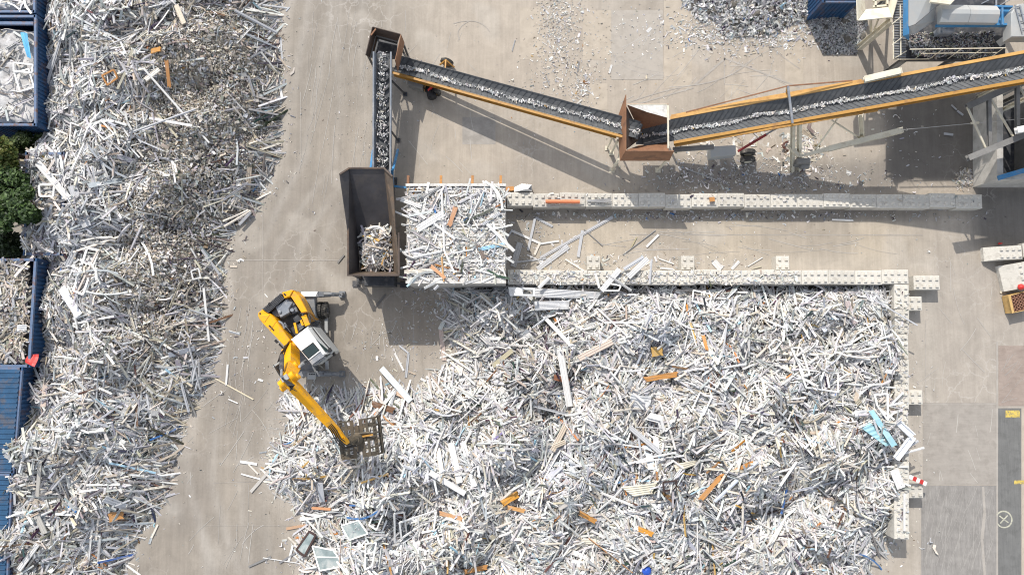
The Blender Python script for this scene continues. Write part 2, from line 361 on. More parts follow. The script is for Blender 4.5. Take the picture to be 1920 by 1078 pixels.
    col=scale(col,mapr(node_noise(40,4,0.6),0.3,0.7,0.975,1.025))
    for sc_,rot,lo in (((6,0.35,1),R(-12),0.95),((3,0.2,1),R(-20),0.95),((5,0.25,1),R(38),0.965)):   # scrape marks
        mp=n.nodes.new("ShaderNodeMapping"); L.new(tc.outputs["Object"],mp.inputs[0]); mp.inputs["Scale"].default_value=sc_; mp.inputs["Rotation"].default_value=(0,0,rot)
        col=scale(col,mapr(node_noise(0.5,7,0.7,mp.outputs[0],1.0),0.35,0.65,lo,2-lo))
    # dust-filled cracks
    wv=n.nodes.new("ShaderNodeVectorMath"); wv.operation='ADD'; L.new(tc.outputs["Object"],wv.inputs[0])
    nn=n.nodes.new("ShaderNodeTexNoise"); nn.inputs["Scale"].default_value=1.5; nn.inputs["Detail"].default_value=4; L.new(tc.outputs["Object"],nn.inputs["Vector"]); L.new(nn.outputs["Color"],wv.inputs[1])
    vo=n.nodes.new("ShaderNodeTexVoronoi"); vo.feature='DISTANCE_TO_EDGE'; vo.inputs["Scale"].default_value=0.75; L.new(wv.outputs[0],vo.inputs["Vector"])
    cr=mapr(vo.outputs["Distance"],0.0,0.035,0.42,0.0)
    cr=math2('MULTIPLY',cr,mapr(node_noise(0.11,3,0.5),0.52,0.62,0.0,1.0))
    col=mixto(col,cr,(0.50,0.47,0.43))
    # bright specks of trodden-in plastic, dark specks of grit
    col=mixto(col,mapr(node_noise(16,3,0.55),0.70,0.76,0.0,0.55),(0.62,0.60,0.57))
    col=mixto(col,mapr(node_noise(11,4,0.6),0.285,0.24,0.0,0.5),(0.12,0.115,0.11))
    L.new(col,b.inputs["Base Color"])
    bp=n.nodes.new("ShaderNodeBump"); bp.inputs["Strength"].default_value=0.25; bp.inputs["Distance"].default_value=0.03
    L.new(node_noise(12,8,0.7),bp.inputs["Height"]); L.new(bp.outputs[0],b.inputs["Normal"])
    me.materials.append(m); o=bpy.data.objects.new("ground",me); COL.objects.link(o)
    tag(o,"pale dusty concrete yard floor under the whole scrap yard","ground",kind="structure")
ground()
def sheet(name,pts,z,m,label,cat="ground"):
    mb=MB(); q=[P(a,b,0) for a,b in pts]; q=[Vector((p.x,p.y,z)) for p in q]
    ar=sum(q[i].x*q[(i+1)%len(q)].y-q[(i+1)%len(q)].x*q[i].y for i in range(len(q)))
    if ar<0: q=q[::-1]
    mb.add(q,[tuple(range(len(q)))]); o=mb.build(name,m); tag(o,label,cat,kind="structure"); return o
KG=0.64
def cmat(nm,rgb,var=0.1,streak=None,dirt=None): return mat(nm,lin(*rgb,KG),0.92,var,1.3,dirt=dirt or lin(rgb[0]-22,rgb[1]-22,rgb[2]-22,KG),dirt_amt=0.45,dirt_scale=1.6,streak=streak,bump=0.15,spec=0.25)
mp1=cmat("cream_slab",(208,196,179)); mp2=cmat("grey_slab",(186,180,172),0.18); mp3=cmat("red_slab",(180,165,154),0.12,((1,10,1),R(70),0.1))
mp4=cmat("beige_slab",(184,177,168),0.1,((1,8,1),R(85),0.06)); mp5=cmat("scratched_slab",(166,162,157),0.14,((9,0.6,1),R(10),0.16)); mp6=cmat("asphalt",(133,133,131),0.1,((10,0.5,1),R(2),0.12))
mp7=cmat("pale_joint",(194,187,178)); mp8=cmat("dark_joint",(150,144,137))
rect=lambda a,b,c,d:[(a,b),(c,b),(c,d),(a,d)]
mp2b=cmat('worn_grey_slab',(199,191,180),.06)
for i,(r_,m_,l_) in enumerate([(rect(975,15,1022,112),mp1,"cream repair slab left of the strewn white chips"),(rect(1093,20,1146,113),mp1,"cream repair slab right of the strewn white chips"),
  (rect(1105,157,1139,206),mp1,"small cream repair slab behind the rusty hopper plate"),(rect(1245,-40,1297,166),mp1,"long cream slab strip reaching the top edge"),
  (rect(1359,157,1396,195),mp1,"small cream slab behind the long orange conveyor"),(rect(1472,40,1506,170),mp1,"cream slab strip below the shredded heap"),
  (rect(867,220,929,271),mp2,"mottled grey repair slab below the yellow conveyor"),(rect(1872,648,1990,761),mp3,"reddish brown slab at the right edge"),
  (rect(1730,755,1868,908),mp4,"beige slab right of the block wall"),(rect(1727,909.5,1868,1150),mp5,"scratched grey slab in the lower right corner"),
  (rect(1871,765,1914.5,1150),mp6,"dark grey asphalt strip down the right edge"),(rect(1916,765,1990,1150),mp1,"pale concrete edging beside the asphalt strip"),
  (rect(1146,20,1243,150),mp2b,"grey slab between two cream strips")]):
    sheet(["concrete_slab","asphalt_strip"][m_ is mp6],r_,0.004+0.0006*i,m_,l_)
jl=MB()
def line(a,b,wd,mb,z):
    A,B=P(*a),P(*b); d=(B-A).normalized(); s_=Vector((-d.y,d.x,0))*wd/2
    q=[A-s_,B-s_,B+s_,A+s_]; mb.add([Vector((p.x,p.y,z)) for p in q],[(0,1,2,3)])
for a,b,wd in [((372,488),(640,488),.05),((493,330),(493,620),.04),((760,20),(760,60),.05),((716,40),(716,52),.06),((775,560),(775,740),.05),((772,588),(850,588),.04),
   ((1180,440),(1730,441),.05),((1360,110),(1302,160),.14),((1360,110),(1500,165),.12),((1358,100),(1358,157),.07),((1300,165),(1180,200),.1),((1735,600),(1735,755),.06),((1869.5,640),(1869.5,1100),.12),
   ((400,905),(560,900),.03),((380,985),(560,985),.03),((1730,757),(1868,757),.05),((1843,912),(1846,960),.15),((1846,960),(1841,1010),.2),((1841,1010),(1848,1100),.16)]: line(a,b,wd,jl,0.0135)
def arc(pts,wd,mb,z):
    for u,v_ in zip(pts[:-1],pts[1:]): line(u,v_,wd,mb,z)
def curve(p0,p1,p2,n=12): return [((1-t)**2*p0[0]+2*t*(1-t)*p1[0]+t*t*p2[0],(1-t)**2*p0[1]+2*t*(1-t)*p1[1]+t*t*p2[1]) for t in [i/n for i in range(n+1)]]
for p0,p1,p2,wd in (((1148,95),(1160,140),(1245,142),.09),((1165,105),(1175,128),(1245,137),.05),((1410,112),(1370,152),(1300,160),.09),((1300,160),(1240,170),(1180,192),.07),((1245,45),(1215,60),(1213,112),.05),((880,40),(850,55),(862,75),.06),((850,45),(900,30),(918,60),.05),((1420,60),(1440,90),(1500,130),.06)):
    arc(curve(p0,p1,p2),wd,jl,0.0142+.0003*rnd.random())
sl=MB(); sl2=MB(); k=0
def scr(x0,y0,x1,y1,n,ang,spr,l0,l1,w0=.015,w1=.04,mb_=None):
    global k
    for _ in range(n):
        x,y=rnd.uniform(x0,x1),rnd.uniform(y0,y1); a=ang+rnd.gauss(0,spr); L=rnd.uniform(l0,l1); dx,dy=math.cos(a)*L/2,math.sin(a)*L/2; bnd=rnd.gauss(0,L*.05)
        c=[p for p in curve((x-dx,y-dy),(x-dy/L*bnd*2,y+dx/L*bnd*2),(x+dx,y+dy),5) if x0<=p[0]<=x1 and y0<=p[1]<=y1]
        k+=1
        if len(c)>1: arc(c,rnd.uniform(w0,w1),mb_ or sl,0.0145+(k%60)*.00006)
scr(1732,914,1864,1076,80,R(100),.16,30,130,.008,.025,sl2); scr(1735,765,1864,905,9,R(80),.5,20,60); scr(1876,655,1918,755,16,R(-40),.3,15,40,.01,.025,sl2)
scr(560,20,690,420,40,R(97),.10,30,150,.01,.03); scr(420,560,480,1060,20,R(95),.12,40,130); scr(350,700,520,1070,22,R(110),.5,20,90); scr(1150,50,1480,200,40,R(150),.5,20,90); scr(1100,420,1700,480,26,R(3),.15,30,110); scr(500,735,545,850,26,R(12),.2,20,60); scr(640,600,760,720,30,R(100),.5,10,50); scr(700,60,900,330,30,R(80),.5,15,60); scr(1720,470,1860,740,12,R(95),.5,20,80)
tag(sl.build("scrape_mark",cmat("scrape_dust",(212,207,199),dirt=lin(200,194,186,KG))),"thin pale scrape marks scored across the yard floor","ground",kind="structure")
tag(sl2.build("scrape_mark",cmat("dull_scrape_dust",(190,186,180),dirt=lin(178,174,169,KG))),"fine scratches over the darker slabs at lower right","ground",kind="structure")
tag(jl.build("slab_joint",mp7),"thin pale joints and scrape lines between the yard slabs","ground",kind="structure")
ym=MB(); 
for r_ in (rect(1885,769,1912,782),rect(1901,900,1925,907)):
    q=[P(a,b) for a,b in r_]; ym.add([Vector((p.x,p.y,0.0185)) for p in q][::-1],[(0,1,2,3)])
tag(ym.build("road_marking",'paint_y'),"worn yellow painted bars on the asphalt strip","marking",kind="structure")
cm=MB(); cc=P(1882,973); rr=0.52
V=[];F=[]
for j in range(33):
    a=R(-150)+j*R(300)/32
    V+=[cc+Vector((math.cos(a)*q,math.sin(a)*q,0.0185)) for q in (rr-0.045,rr+0.045)]
F=[(2*j,2*j+1,2*j+3,2*j+2) for j in range(32)]
cm.add(V,F)
for i,a in enumerate((R(45),R(-38))):
    d=Vector((math.cos(a),math.sin(a),0)); s_=Vector((-d.y,d.x,0))*0.04; k=0.36
    cm.add([cc-d*k-s_+Vector((0,0,.0215+.003*i)),cc+d*k-s_+Vector((0,0,.0215+.003*i)),cc+d*k+s_+Vector((0,0,.0215+.003*i)),cc-d*k+s_+Vector((0,0,.0215+.003*i))],[(0,1,2,3)])
tag(cm.build("road_marking",'paint_w'),"cream painted circle with a cross inside on the asphalt strip","marking",kind="structure")

# ---------------------------------------------------------------- concrete block walls
def block_mesh(nx=4,ny=2,chamfer=0.0,L=1.73,W=0.93,Hh=0.86):
    mb=MB(); e=0.03
    b=[(-L/2,-W/2,0),(L/2,-W/2,0),(L/2,W/2,0),(-L/2,W/2,0)]
    m_=[(x,y,Hh-e) for x,y,_ in b]; t=[(x*(1-2*e/L),y*(1-2*e/W),Hh) for x,y,_ in b]
    if chamfer: t[0]=(-L/2+chamfer,t[0][1],Hh); t[3]=(-L/2+chamfer,t[3][1],Hh); m_[0]=(-L/2,m_[0][1],Hh*0.35); m_[3]=(-L/2,m_[3][1],Hh*0.35)
    mb.add(b+m_+t,[(3,2,1,0),(8,9,10,11)]+[(r*4+i,r*4+(i+1)%4,(r+1)*4+(i+1)%4,(r+1)*4+i) for r in (0,1) for i in range(4)])
    x0=-L/2+chamfer
    for i in range(nx):
        for j in range(ny):
            x=x0+(i+0.5)*(L-chamfer)/nx; y=-W/2+(j+0.5)*W/ny; a=0.115; c=0.075
            mb.add([(x-a,y-a,Hh-.002),(x+a,y-a,Hh-.002),(x+a,y+a,Hh-.002),(x-a,y+a,Hh-.002),(x-c,y-c,Hh+.1),(x+c,y-c,Hh+.1),(x+c,y+c,Hh+.1),(x-c,y+c,Hh+.1)],
                   [(4,5,6,7),(0,1,5,4),(1,2,6,5),(2,3,7,6),(3,0,4,7)])
    return mb
def proto_block(**k):
    o=block_mesh(**k).build("concrete_block",'block'); return o
B_full=proto_block(); B_full3=proto_block(nx=3); B_half=proto_block(nx=2,L=0.88); B_chamf=proto_block(chamfer=0.6,L=2.2)
B_big=proto_block(nx=3,ny=4,chamfer=0.7,L=2.6,W=1.75)
used=set()
def put_block(src,loc,rot,label,group=None,sx=1.0):
    o=src if src.name not in used and src not in used else src.copy()
    if o is src: used.add(src)
    else: COL.objects.link(o)
    o.location=loc; o.rotation_euler=(0,0,rot); o.scale=(sx,1,1); o['_o']=list(loc)
    return tag(o,label,"concrete block",group)
def row(a,b,n,courses,label,lab_low,group):
    A,Bq=Vector((a.x,a.y,0)),Vector((b.x,b.y,0)); d=Bq-A; ang=math.atan2(d.y,d.x); pitch=d.length/n; dn=d.normalized(); pn=Vector((-dn.y,dn.x,0))
    for c in range(courses):
        top=c==courses-1
        for i in range(n):
            p=A+dn*(pitch*(i+.5))+pn*rnd.gauss(0,0.028); p.z=0.002+c*0.868
            put_block(B_full,p,ang+rnd.gauss(0,0.011),label if top else lab_low,group if top else group+", bottom course",sx=(pitch-0.012)/1.73)
row(P(950,375,.87),P(1842,377,.87),18,1,"pale studded concrete block in the single row below the orange conveyor","", "blocks of the upper wall")
row(P(952,519.5,1.74),P(1704,520.5,1.74),15,2,"pale studded concrete block on top of the long wall above the main heap","plain lower concrete block under the long wall above the main heap","blocks of the middle wall")
row(P(1690.5,533.5,1.74),P(1691,1011,1.74),10,2,"pale studded concrete block on top of the wall along the right side of the heap","plain lower concrete block under the wall along the right side of the heap","blocks of the side wall")
pb=lambda px,py,z: Vector((P(px,py,z).x,P(px,py,z).y,0.0))
put_block(B_full,pb(1738,530,.87),0,"full length studded block lying beyond the top right corner of the wall")
put_block(B_half,pb(1716,569,.87),0,"half block buttress just below the full length block outside the side wall",sx=1.05)
put_block(B_half,pb(1717,745,.87),0,"half block buttress halfway down the outside of the side wall",sx=1.05)
put_block(B_half,pb(1718,920,.87),0,"half block buttress near the lower end of the side wall",sx=1.05)
for x_,l_ in ((1113,"leftmost half block buttress on the lane side of the long wall"),(1290,"middle half block buttress on the lane side of the long wall"),(1468,"rightmost half block buttress on the lane side of the long wall")):
    put_block(B_half,pb(x_,493,.87),0,l_)
put_block(B_chamf,pb(1886,474,.87),R(2),"concrete block with a sloped left end in the shadow edge at far right")
put_block(B_full,pb(1943,468,.87),R(2),"concrete block butted behind the sloped block at the right edge")
put_block(B_big,pb(1924,515,.87),R(10),"large sloped concrete block with a red cap on top beside the pipe crate")
# ---------------------------------------------------------------- scrap bunker with the rib-topped deck
ZB=3.8
bk=thing("scrap_bunker","tall concrete bunker with a ribbed deck strewn with white scrap","bunker",bases(P(855,440,ZB)))
c4=[P(762,531,ZB),P(948,531,ZB),P(948,346,ZB),P(762,346,ZB)]
mb=MB(); mb.prism(c4,0.002,bev=0.04); mb.build("wall",'bunker',bk)
mb=MB(); nr=26
for i in range(nr):
    y=350+(i+.5)*177/nr; hgt=rnd.uniform(.10,.2)
    a=P(763.5,y,ZB+hgt/2-.01); b=P(947,y+rnd.uniform(-.8,.8),ZB+hgt/2-.01)
    mb.beam(a,b,0.15+rnd.uniform(-.03,.03),hgt)
mb.build("deck_rib",'deck',bk)['kind']='stuff'
for y_,k_ in ((347.5,.12),(529,.08)):
    mb=MB(); mb.beam(P(761,y_,ZB+k_),P(949,y_,ZB+k_),.16,.22); mb.build("edge_beam",'deck',bk)
for x in (765,826.5,885.5,938.5):
    mb=MB(); mb.ibeam(P(x,350,ZB-.3),P(x+.5,329.5,ZB-.3),.15,.16,0); mb.build("stake",'wood' if x>800 else 'rust',bk)

# ---------------------------------------------------------------- shredder with its tall feed chute
sh=thing("shredder","dark steel shredder with a tall flared chute and an open box of scrap","shredder",bases(P(700,470,3.0)))
mb=MB(); q=lambda *p: mb.plate([P(*a) for a in p],.05,0)
q((655,316,5.0),(720,316,5.0),(733,442,2.6),(671,442,2.6)); mb.build("chute_back",'hopper',sh)
mb=MB(); q((637,327,5.4),(655,316,5.0),(671,442,2.6),(653,440,4.3)); q((653,440,4.3),(671,442,2.6),(675,510,2.4),(653,515,4.3)); mb.build("side_plate",'hopper',sh)
mb=MB(); q((720,316,5.0),(736,331,5.3),(742,440,4.3),(733,442,2.6)); q((733,442,2.6),(742,440,4.3),(748,515,4.3),(736,508,2.4)); mb.build("side_plate",'hrust',sh)
mb=MB(); q((671,442,2.6),(733,442,2.6),(736,508,2.4),(675,508,2.4)); mb.build("box_floor",'hopper',sh)
mb=MB(); q((675,508,2.4),(736,508,2.4),(748,515,4.3),(653,515,4.3)); mb.build("front_plate",'hrust',sh)
mb=MB()
for a,b in (((652.5,428,4.34),(652.5,515,4.34)),((747.5,436,4.34),(748,515,4.34)),((651,516,4.33),(749,516,4.33)),((637,327,5.43),(655,315.5,5.03)),((655,315.5,5.04),(720,315.5,5.04)),((720,315.5,5.04),(736,331,5.33))):
    mb.beam(P(*a),P(*b),.1,.08)
mb.build("rim",'drust',sh)
mb=MB()
mb.prism([P(676,330,2.2),P(732,330,2.2),P(735,512,2.2),P(676,512,2.2)],0.55,bev=.04)
mb.prism([P(683,505,1.5),P(740,505,1.5),P(740,536,1.5),P(683,536,1.5)],0.5,bev=.05)
mb.build("machine_body",'dsteel',sh)
for x,y in ((676,340),(738,340),(676,520),(738,522)):
    mb=MB(); a=P(x,y,0); mb.beam((a.x,a.y,0.05),(a.x,a.y,2.3),.22,.22); mb.box((a.x,a.y,.05),(.5,.5,.08)); mb.build("leg",'dsteel',sh)
for (a,b) in (((686,528,1.2),(668,532,.25)),((735,528,1.2),(757,534,.25))):
    mb=MB(); mb.beam(P(*a),P(*b),.16,.14); mb.box(P(b[0],b[1],.06),(.5,.4,.08)); mb.build("outrigger",'dsteel',sh)
for xx in (660,):
    for y in (455,488): 
        pass

# ---------------------------------------------------------------- conveyors
def frame3(a,b):
    a,b=Vector(a),Vector(b); d=(b-a); L=d.length; d=d/L; s=Vector((d.y,-d.x,0)).normalized(); up=s.cross(d); return a,b,d,L,s,up
FLAKE=[]
def trough(root,a,b,prof,step,skew,name="belt",rib=.035):       # prof: cross points (across, up)
    a,b,d,L,s,up=frame3(a,b); mb=MB(); n=len(prof)
    V=[p+s*x+up*z for p in (a,b) for x,z in prof]+[p+s*x+up*(z-.03) for p in (a,b) for x,z in prof]
    F=[]
    for i in range(n-1):
        F+=[(i,i+1,n+i+1,n+i),(2*n+i,3*n+i,3*n+i+1,2*n+i+1)]
    F+=[(0,n,3*n,2*n),(n-1,3*n-1,4*n-1,2*n-1)]
    mb.add(V,F,0)
    k=int(L/step)
    for j in range(k):
        t=(j+.5)*step
        for i in range(n-1):
            (x0,z0),(x1,z1)=prof[i],prof[i+1]
            f=lambda x: skew*abs(x)*2
            p0=a+d*min(max(t+f(x0),.05),L-.05)+s*x0*.985+up*z0; p1=a+d*min(max(t+f(x1),.05),L-.05)+s*x1*.985+up*z1
            if (p1-p0).length>.05: mb.beam(p0+up*rib/2,p1+up*rib/2,.03,rib,1,up)
    return mb.build(name,['belt','cleat'],root)
def trestle(root,p,width,s,m='steel',name="leg",spread=1.25,thick=.1):
    p=Vector(p)
    for k in (-1,1):
        mb=MB(); t=p+s*k*width/2; g=Vector((p.x,p.y,0))+Vector((s.x,s.y,0)).normalized()*k*width/2*spread
        mb.beam((g.x,g.y,.02),(t.x,t.y,t.z),thick,thick); mb.box((g.x,g.y,.03),(.3,.3,.05)); mb.build(name,m,root)

# cleated blue-grey conveyor out of the shredder
a1,b1=P(718,332,1.75),P(719,101,2.9)
c1=thing("cleated_conveyor","blue grey steel conveyor with curved cleats running up from the shredder","conveyor",bases(a1))
a,b,d,L,s,up=frame3(a1,b1)
mb=MB()
mb.plate([a-s*.40,a+s*.40,b+s*.40,b-s*.40],.03,0)
k=int(L/.62)
for j in range(k):
    t=(j+.35)*.62; pts=[]
    for m_ in range(9):
        x=-.36+.72*m_/8; pts.append(a+d*(t-.26*(1-(x/.36)**2)*1.0)+s*x+up*.075)
    for u,v_ in zip(pts[:-1],pts[1:]): mb.beam(u,v_,.05,.17,1,up)
mb.build("belt",['belt','cleat'],c1)
for sg in (-1,1):
    mb=MB(); mb.plate([a+s*sg*.43+up*-.12,b+s*sg*.43+up*-.12,b+s*sg*.56+up*.42,a+s*sg*.56+up*.42],.035,0)
    mb.beam(a+s*sg*.56+up*.43,b+s*sg*.56+up*.43,.10,.05,0); mb.beam(a+s*sg*.48-up*.3,b+s*sg*.48-up*.3,.06,.2,0); mb.build("side_guard",'steel',c1)
for (p,q_) in (((695,317,2.2),(699.5,282,.1)),((737,318,2.4),(746,281,.1)),((735,349,1.2),(762,352,1.2)),((735,318,2.2),(737,349,1.2))):
    mb=MB(); mb.beam(P(*p),P(*q_),.14,.12); mb.build("brace",'bluesteel',c1)
trestle(c1,a+d*3.0-up*.2,1.0,s,'dsteel'); trestle(c1,a+d*6.3-up*.2,1.0,s,'dsteel',spread=2.0)

# rusty transfer hopper
h2=thing("transfer_hopper","small dark rusty hopper at the top end of the cleated conveyor","hopper",bases(P(722,85,1.8)))
def plates(root,specs):
    for nm,m_,pts in specs:
        mb=MB(); mb.plate([P(*p) for p in pts],.045,0); mb.build(nm,m_,root)
z6=lambda x,y,z: (680+x/6.735,40+y/6.735,z)
plates(h2,[("side_plate",'drust',[z6(125,75,3.3),z6(165,185,2.3),z6(95,465,2.3),z6(40,430,3.3)]),
 ("back_plate",'drust',[z6(125,75,3.3),z6(478,168,3.3),z6(445,262,2.3),z6(165,185,2.3)]),
 ("side_plate",'rust',[z6(478,168,3.3),z6(522,275,1.7),z6(440,640,1.6),z6(406,490,3.2)]),
 ("lower_plate",'drust',[z6(165,185,2.3),z6(185,215,1.6),z6(120,460,1.6),z6(95,465,2.3)]),
 ("lower_plate",'dsteel',[z6(165,185,2.3),z6(445,262,2.3),z6(440,285,1.5),z6(185,215,1.6)]),
 ("hopper_floor",'dsteel',[z6(180,215,1.45),z6(440,285,1.4),z6(425,480,1.4),z6(115,470,1.45)])])
mb=MB(); 
for p,q_ in ((z6(160,178,2.36),z6(447,256,2.36)),(z6(160,178,2.36),z6(92,466,2.36))): mb.beam(P(*p),P(*q_),.13,.06)
mb.build("inner_ledge",'darkconc',h2)
mb=MB(); mb.beam(P(*z6(165,100,3.34)),P(*z6(105,180,3.34)),.09,.05); mb.build("corner_stay",'rust',h2)
for p in (z6(60,420,1.7),z6(180,210,1.6),z6(470,270,1.6),z6(520,300,1.6)):
    mb=MB(); t=P(*p); mb.beam((t.x,t.y,.02),t,.12,.12); mb.build("leg",'dsteel',h2)

# yellow conveyor
a2,b2=P(742,121,1.15),P(1196,246,3.7)
c2=thing("yellow_conveyor","low black belt conveyor with a yellow side beam and one axle","conveyor",bases(P(836,140,1)))
a,b,d,L,s,up=frame3(a2,b2)
trough(c2,a,b,[(-.56,.24),(-.46,.13),(-.2,.0),(.2,.0),(.46,.13),(.56,.24)],.40,.28,rib=.02)
mb=MB(); o=s*.60; mb.beam(a+o*1.02-up*.08,b-d*.8+o*1.02-up*.08,.06,.42,0); mb.beam(a+o*1.1+up*.16,b-d*.8+o*1.1+up*.16,.16,.05,0); mb.beam(a+o*1.1-up*.32,b-d*1.2+o*1.1-up*.32,.16,.05,0); mb.build("side_beam",'dorange',c2)
mb=MB(); o=-s*.6; mb.beam(a+o-up*.08,b-d*.8+o-up*.08,.06,.40,0); mb.build("side_beam",'dsteel',c2)
mb=MB(); mb.lathe(b-s*.52-up*.16,s,[(0,.17),(1.04,.17)],14); mb.build("drum",'dsteel',c2)
axp=P(828,148,0); 
for (x,y) in ((838,117),(815,172)):
    w_=thing; mb=MB(); cpt=P(x,y,.45); ax=Vector((s.x,s.y,0)).normalized()
    mb.lathe(cpt-ax*.15,ax,[(0,.28),(.0,.40),(.05,.46),(.25,.46),(.30,.40),(.30,.28)],18); t=mb.build("wheel",'tyre',c2)
    mb=MB(); mb.lathe(cpt-ax*.152,ax,[(0,.24),(.02,.27),(.28,.27),(.304,.24)],14); mb.build("rim",'dorange',t)
for p,q_ in (((836,113,1.2),(833,152,1.75)),((836,113,1.2),(825,122,.6)),((836,113,1.2),(852,127,.8)),((833,152,1.75),(812,152,1.0)),((833,152,1.75),(846,168,1.0)),((836,113,1.2),(838,117,.45))):
    mb=MB(); mb.beam(P(*p),P(*q_),.09,.09); mb.build("axle_bracket",'dorange',c2)
mb=MB(); mb.beam(P(803,170,.9),P(822,152,1.5),.11,.11); mb.build("strut",'red',c2)
mb=MB(); mb.prism([P(763,141,1.0),P(769,138,1.0),P(789,146,1.0),P(794,150,1.0),P(792,168,1.0),P(765,158,1.0)],.3,bev=.03); mb.box(P(778,142,1.05),(.75,.25,.12),R(-15)); mb.build("power_box",'darkconc',c2)
mb=MB(); 
for i in range(9):
    p0=P(795+rnd.uniform(0,4),151+rnd.uniform(0,8),.95); p1=P(797+rnd.uniform(-2,4),170+rnd.uniform(-4,6),.5); mb.tube([p0,(p0+p1)/2+Vector((rnd.uniform(-.1,.1),0,.15)),p1],.025,6,i%2)
mb.build("hose",['dorange','black'],c2)
mb=MB(); mb.lathe(P(806,160,.55),(.2,-1,0),[(0,.25),(.1,.33),(.9,.33),(1.0,.22)],14); 
for i in range(7): mb.tube([P(803+rnd.uniform(0,12),160+rnd.uniform(0,6),.95),P(803+rnd.uniform(0,12),172,1.0),P(803+rnd.uniform(0,14),182,.4)],.022,6)
mb.build("engine",'black',c2)
trestle(c2,a+d*1.2-up*.2,.9,s,'dorange'); trestle(c2,b-d*1.4-up*.3,1.0,s,'cream',spread=1.0); 

# brown receiving hopper
h3=thing("receiving_hopper","rusty brown flared hopper between the yellow conveyor and the long conveyor","hopper",bases(P(1210,245,2)))
z8=lambda x,y,z: (1120+x/4.145,80+y/4.145,z)
plates(h3,[("side_plate",'rust',[z8(220,405,4.3),z8(220,840,4.3),z8(175,920,2.9),z8(155,590,2.9)]),
 ("front_plate",'rust',[z8(222,842,4.3),z8(596,845,4.3),z8(560,920,2.9),z8(177,920,2.9)]),
 ("back_plate",'rust',[z8(228,478,4.2),z8(552,480,4.2),z8(545,690,2.0),z8(330,695,2.0)]),
 ("inner_plate",'drust',[z8(228,500,4.1),z8(330,695,2.0),z8(320,760,2.0),z8(228,830,4.1)]),
 ("inner_plate",'rust',[z8(228,835,4.0),z8(320,800,2.1),z8(545,770,2.1),z8(556,840,4.0)]),
 ("hopper_floor",'dsteel',[z8(300,690,1.9),z8(560,690,1.9),z8(560,790,1.9),z8(300,790,1.9)])])
mb=MB(); mb.beam(P(*z8(548,488,4.28)),P(*z8(551,822,4.2)),.10,.10); mb.beam(P(*z8(226,482,4.25)),P(*z8(545,482,4.25)),.06,.06); mb.build("rim_bar",'cream',h3)
mb=MB(); mb.plate([P(*z8(228,482,4.26)),P(*z8(546,484,4.26)),P(*z8(546,585,4.23)),P(*z8(385,540,4.23))],.02); mb.build("dust_ledge",'deck',h3)
for p in (z8(160,760,2.9),z8(165,905,2.9),z8(545,905,2.9),z8(560,600,2.4)):
    mb=MB(); t=P(*p); mb.beam((t.x,t.y,.02),t,.12,.12); mb.box((t.x,t.y,.03),(.35,.35,.05)); mb.build("leg",'cream',h3)
mb=MB(); mb.beam(P(*z8(200,700,2.6)),P(*z8(150,960,.05)),.09,.09); mb.build("brace",'cream',h3)

# long conveyor up to the plant
a3=P(1205,257,2.05); b3=P(1900,131,7.6); a,b,d,L,s,up=frame3(a3,b3); b=b+d*6; 
c3=thing("long_conveyor","long inclined black belt conveyor with orange side beams rising to the plant","conveyor",bases(P(1500,240,0)))
trough(c3,a,b,[(-.70,.30),(-.15,-.02),(.15,-.02),(.70,.30)],.34,.45,rib=.02)
a_=a+d*1.9
for sg,t0 in ((-1,0),(1,0)):
    mb=MB(); o=s*sg*.78; mb.beam(a_+o+up*.08,b+o+up*.08,.08,.46,0); mb.beam(a_+o*1.05+up*.32,b+o*1.05+up*.32,.18,.05,0); mb.beam(a_+o*1.05-up*.17,b+o*1.05-up*.17,.18,.05,0)
    mb.build("side_beam",'orange' if sg<0 else 'dorange',c3)
# deeper lower chassis section with its lifting booms
tt=lambda px: (px-1205)/(1900-1205)*1.0
PB=lambda px,o,z: None
def along(px):                                        # point of the axis seen at picture column px
    lo,hi=0.0,40.0
    for _ in range(50):
        m_=(lo+hi)/2; v=a+d*m_; x,_y=to_px(v.x,v.y,v.z)
        if x<px: lo=m_
        else: hi=m_
    return lo
for sg in (-1,1):
    mb=MB(); t0,t1=along(1262),along(1640 if sg>0 else 1620); o=s*sg*.93
    mb.beam(a+d*t0+o-up*.05,a+d*(t0+t1)/2+o-up*.05,.10,.26,0,h2=.42); mb.beam(a+d*(t0+t1)/2+o-up*.05,a+d*t1+o-up*.05,.10,.42,0,h2=.22)
    mb.beam(a+d*t0+o*1.04+up*.12,a+d*(t0+t1)/2+o*1.04+up*.28,.2,.05,0); mb.beam(a+d*(t0+t1)/2+o*1.04+up*.28,a+d*t1+o*1.04+up*.1,.2,.05,0)
    mb.build("chassis_beam",'orange' if sg<0 else 'dorange',c3)
t8=along(1479)
mb=MB(); mb.beam(a+d*along(1290)-s*1.0+up*.3,a+d*t8-s*1.25+up*.95,.07,.07); mb.beam(a+d*t8-s*1.25+up*.95,a+d*along(1600)-s*1.0+up*.4,.07,.07); mb.build("tension_rod",'rust',c3)
mb=MB(); mb.beam(a+d*t8-s*1.25+up*.95,a+d*t8+s*1.0+up*.6,.12,.10); mb.build("cross_bar",'steel',c3)
mb=MB(); mb.beam(a+d*t8-s*1.25+up*.95,a+d*t8-s*1.0-up*.1,.1,.1); mb.beam(a+d*t8+s*1.0+up*.62,a+d*t8+s*1.0-up*.1,.1,.1); mb.build("post",'orange',c3)
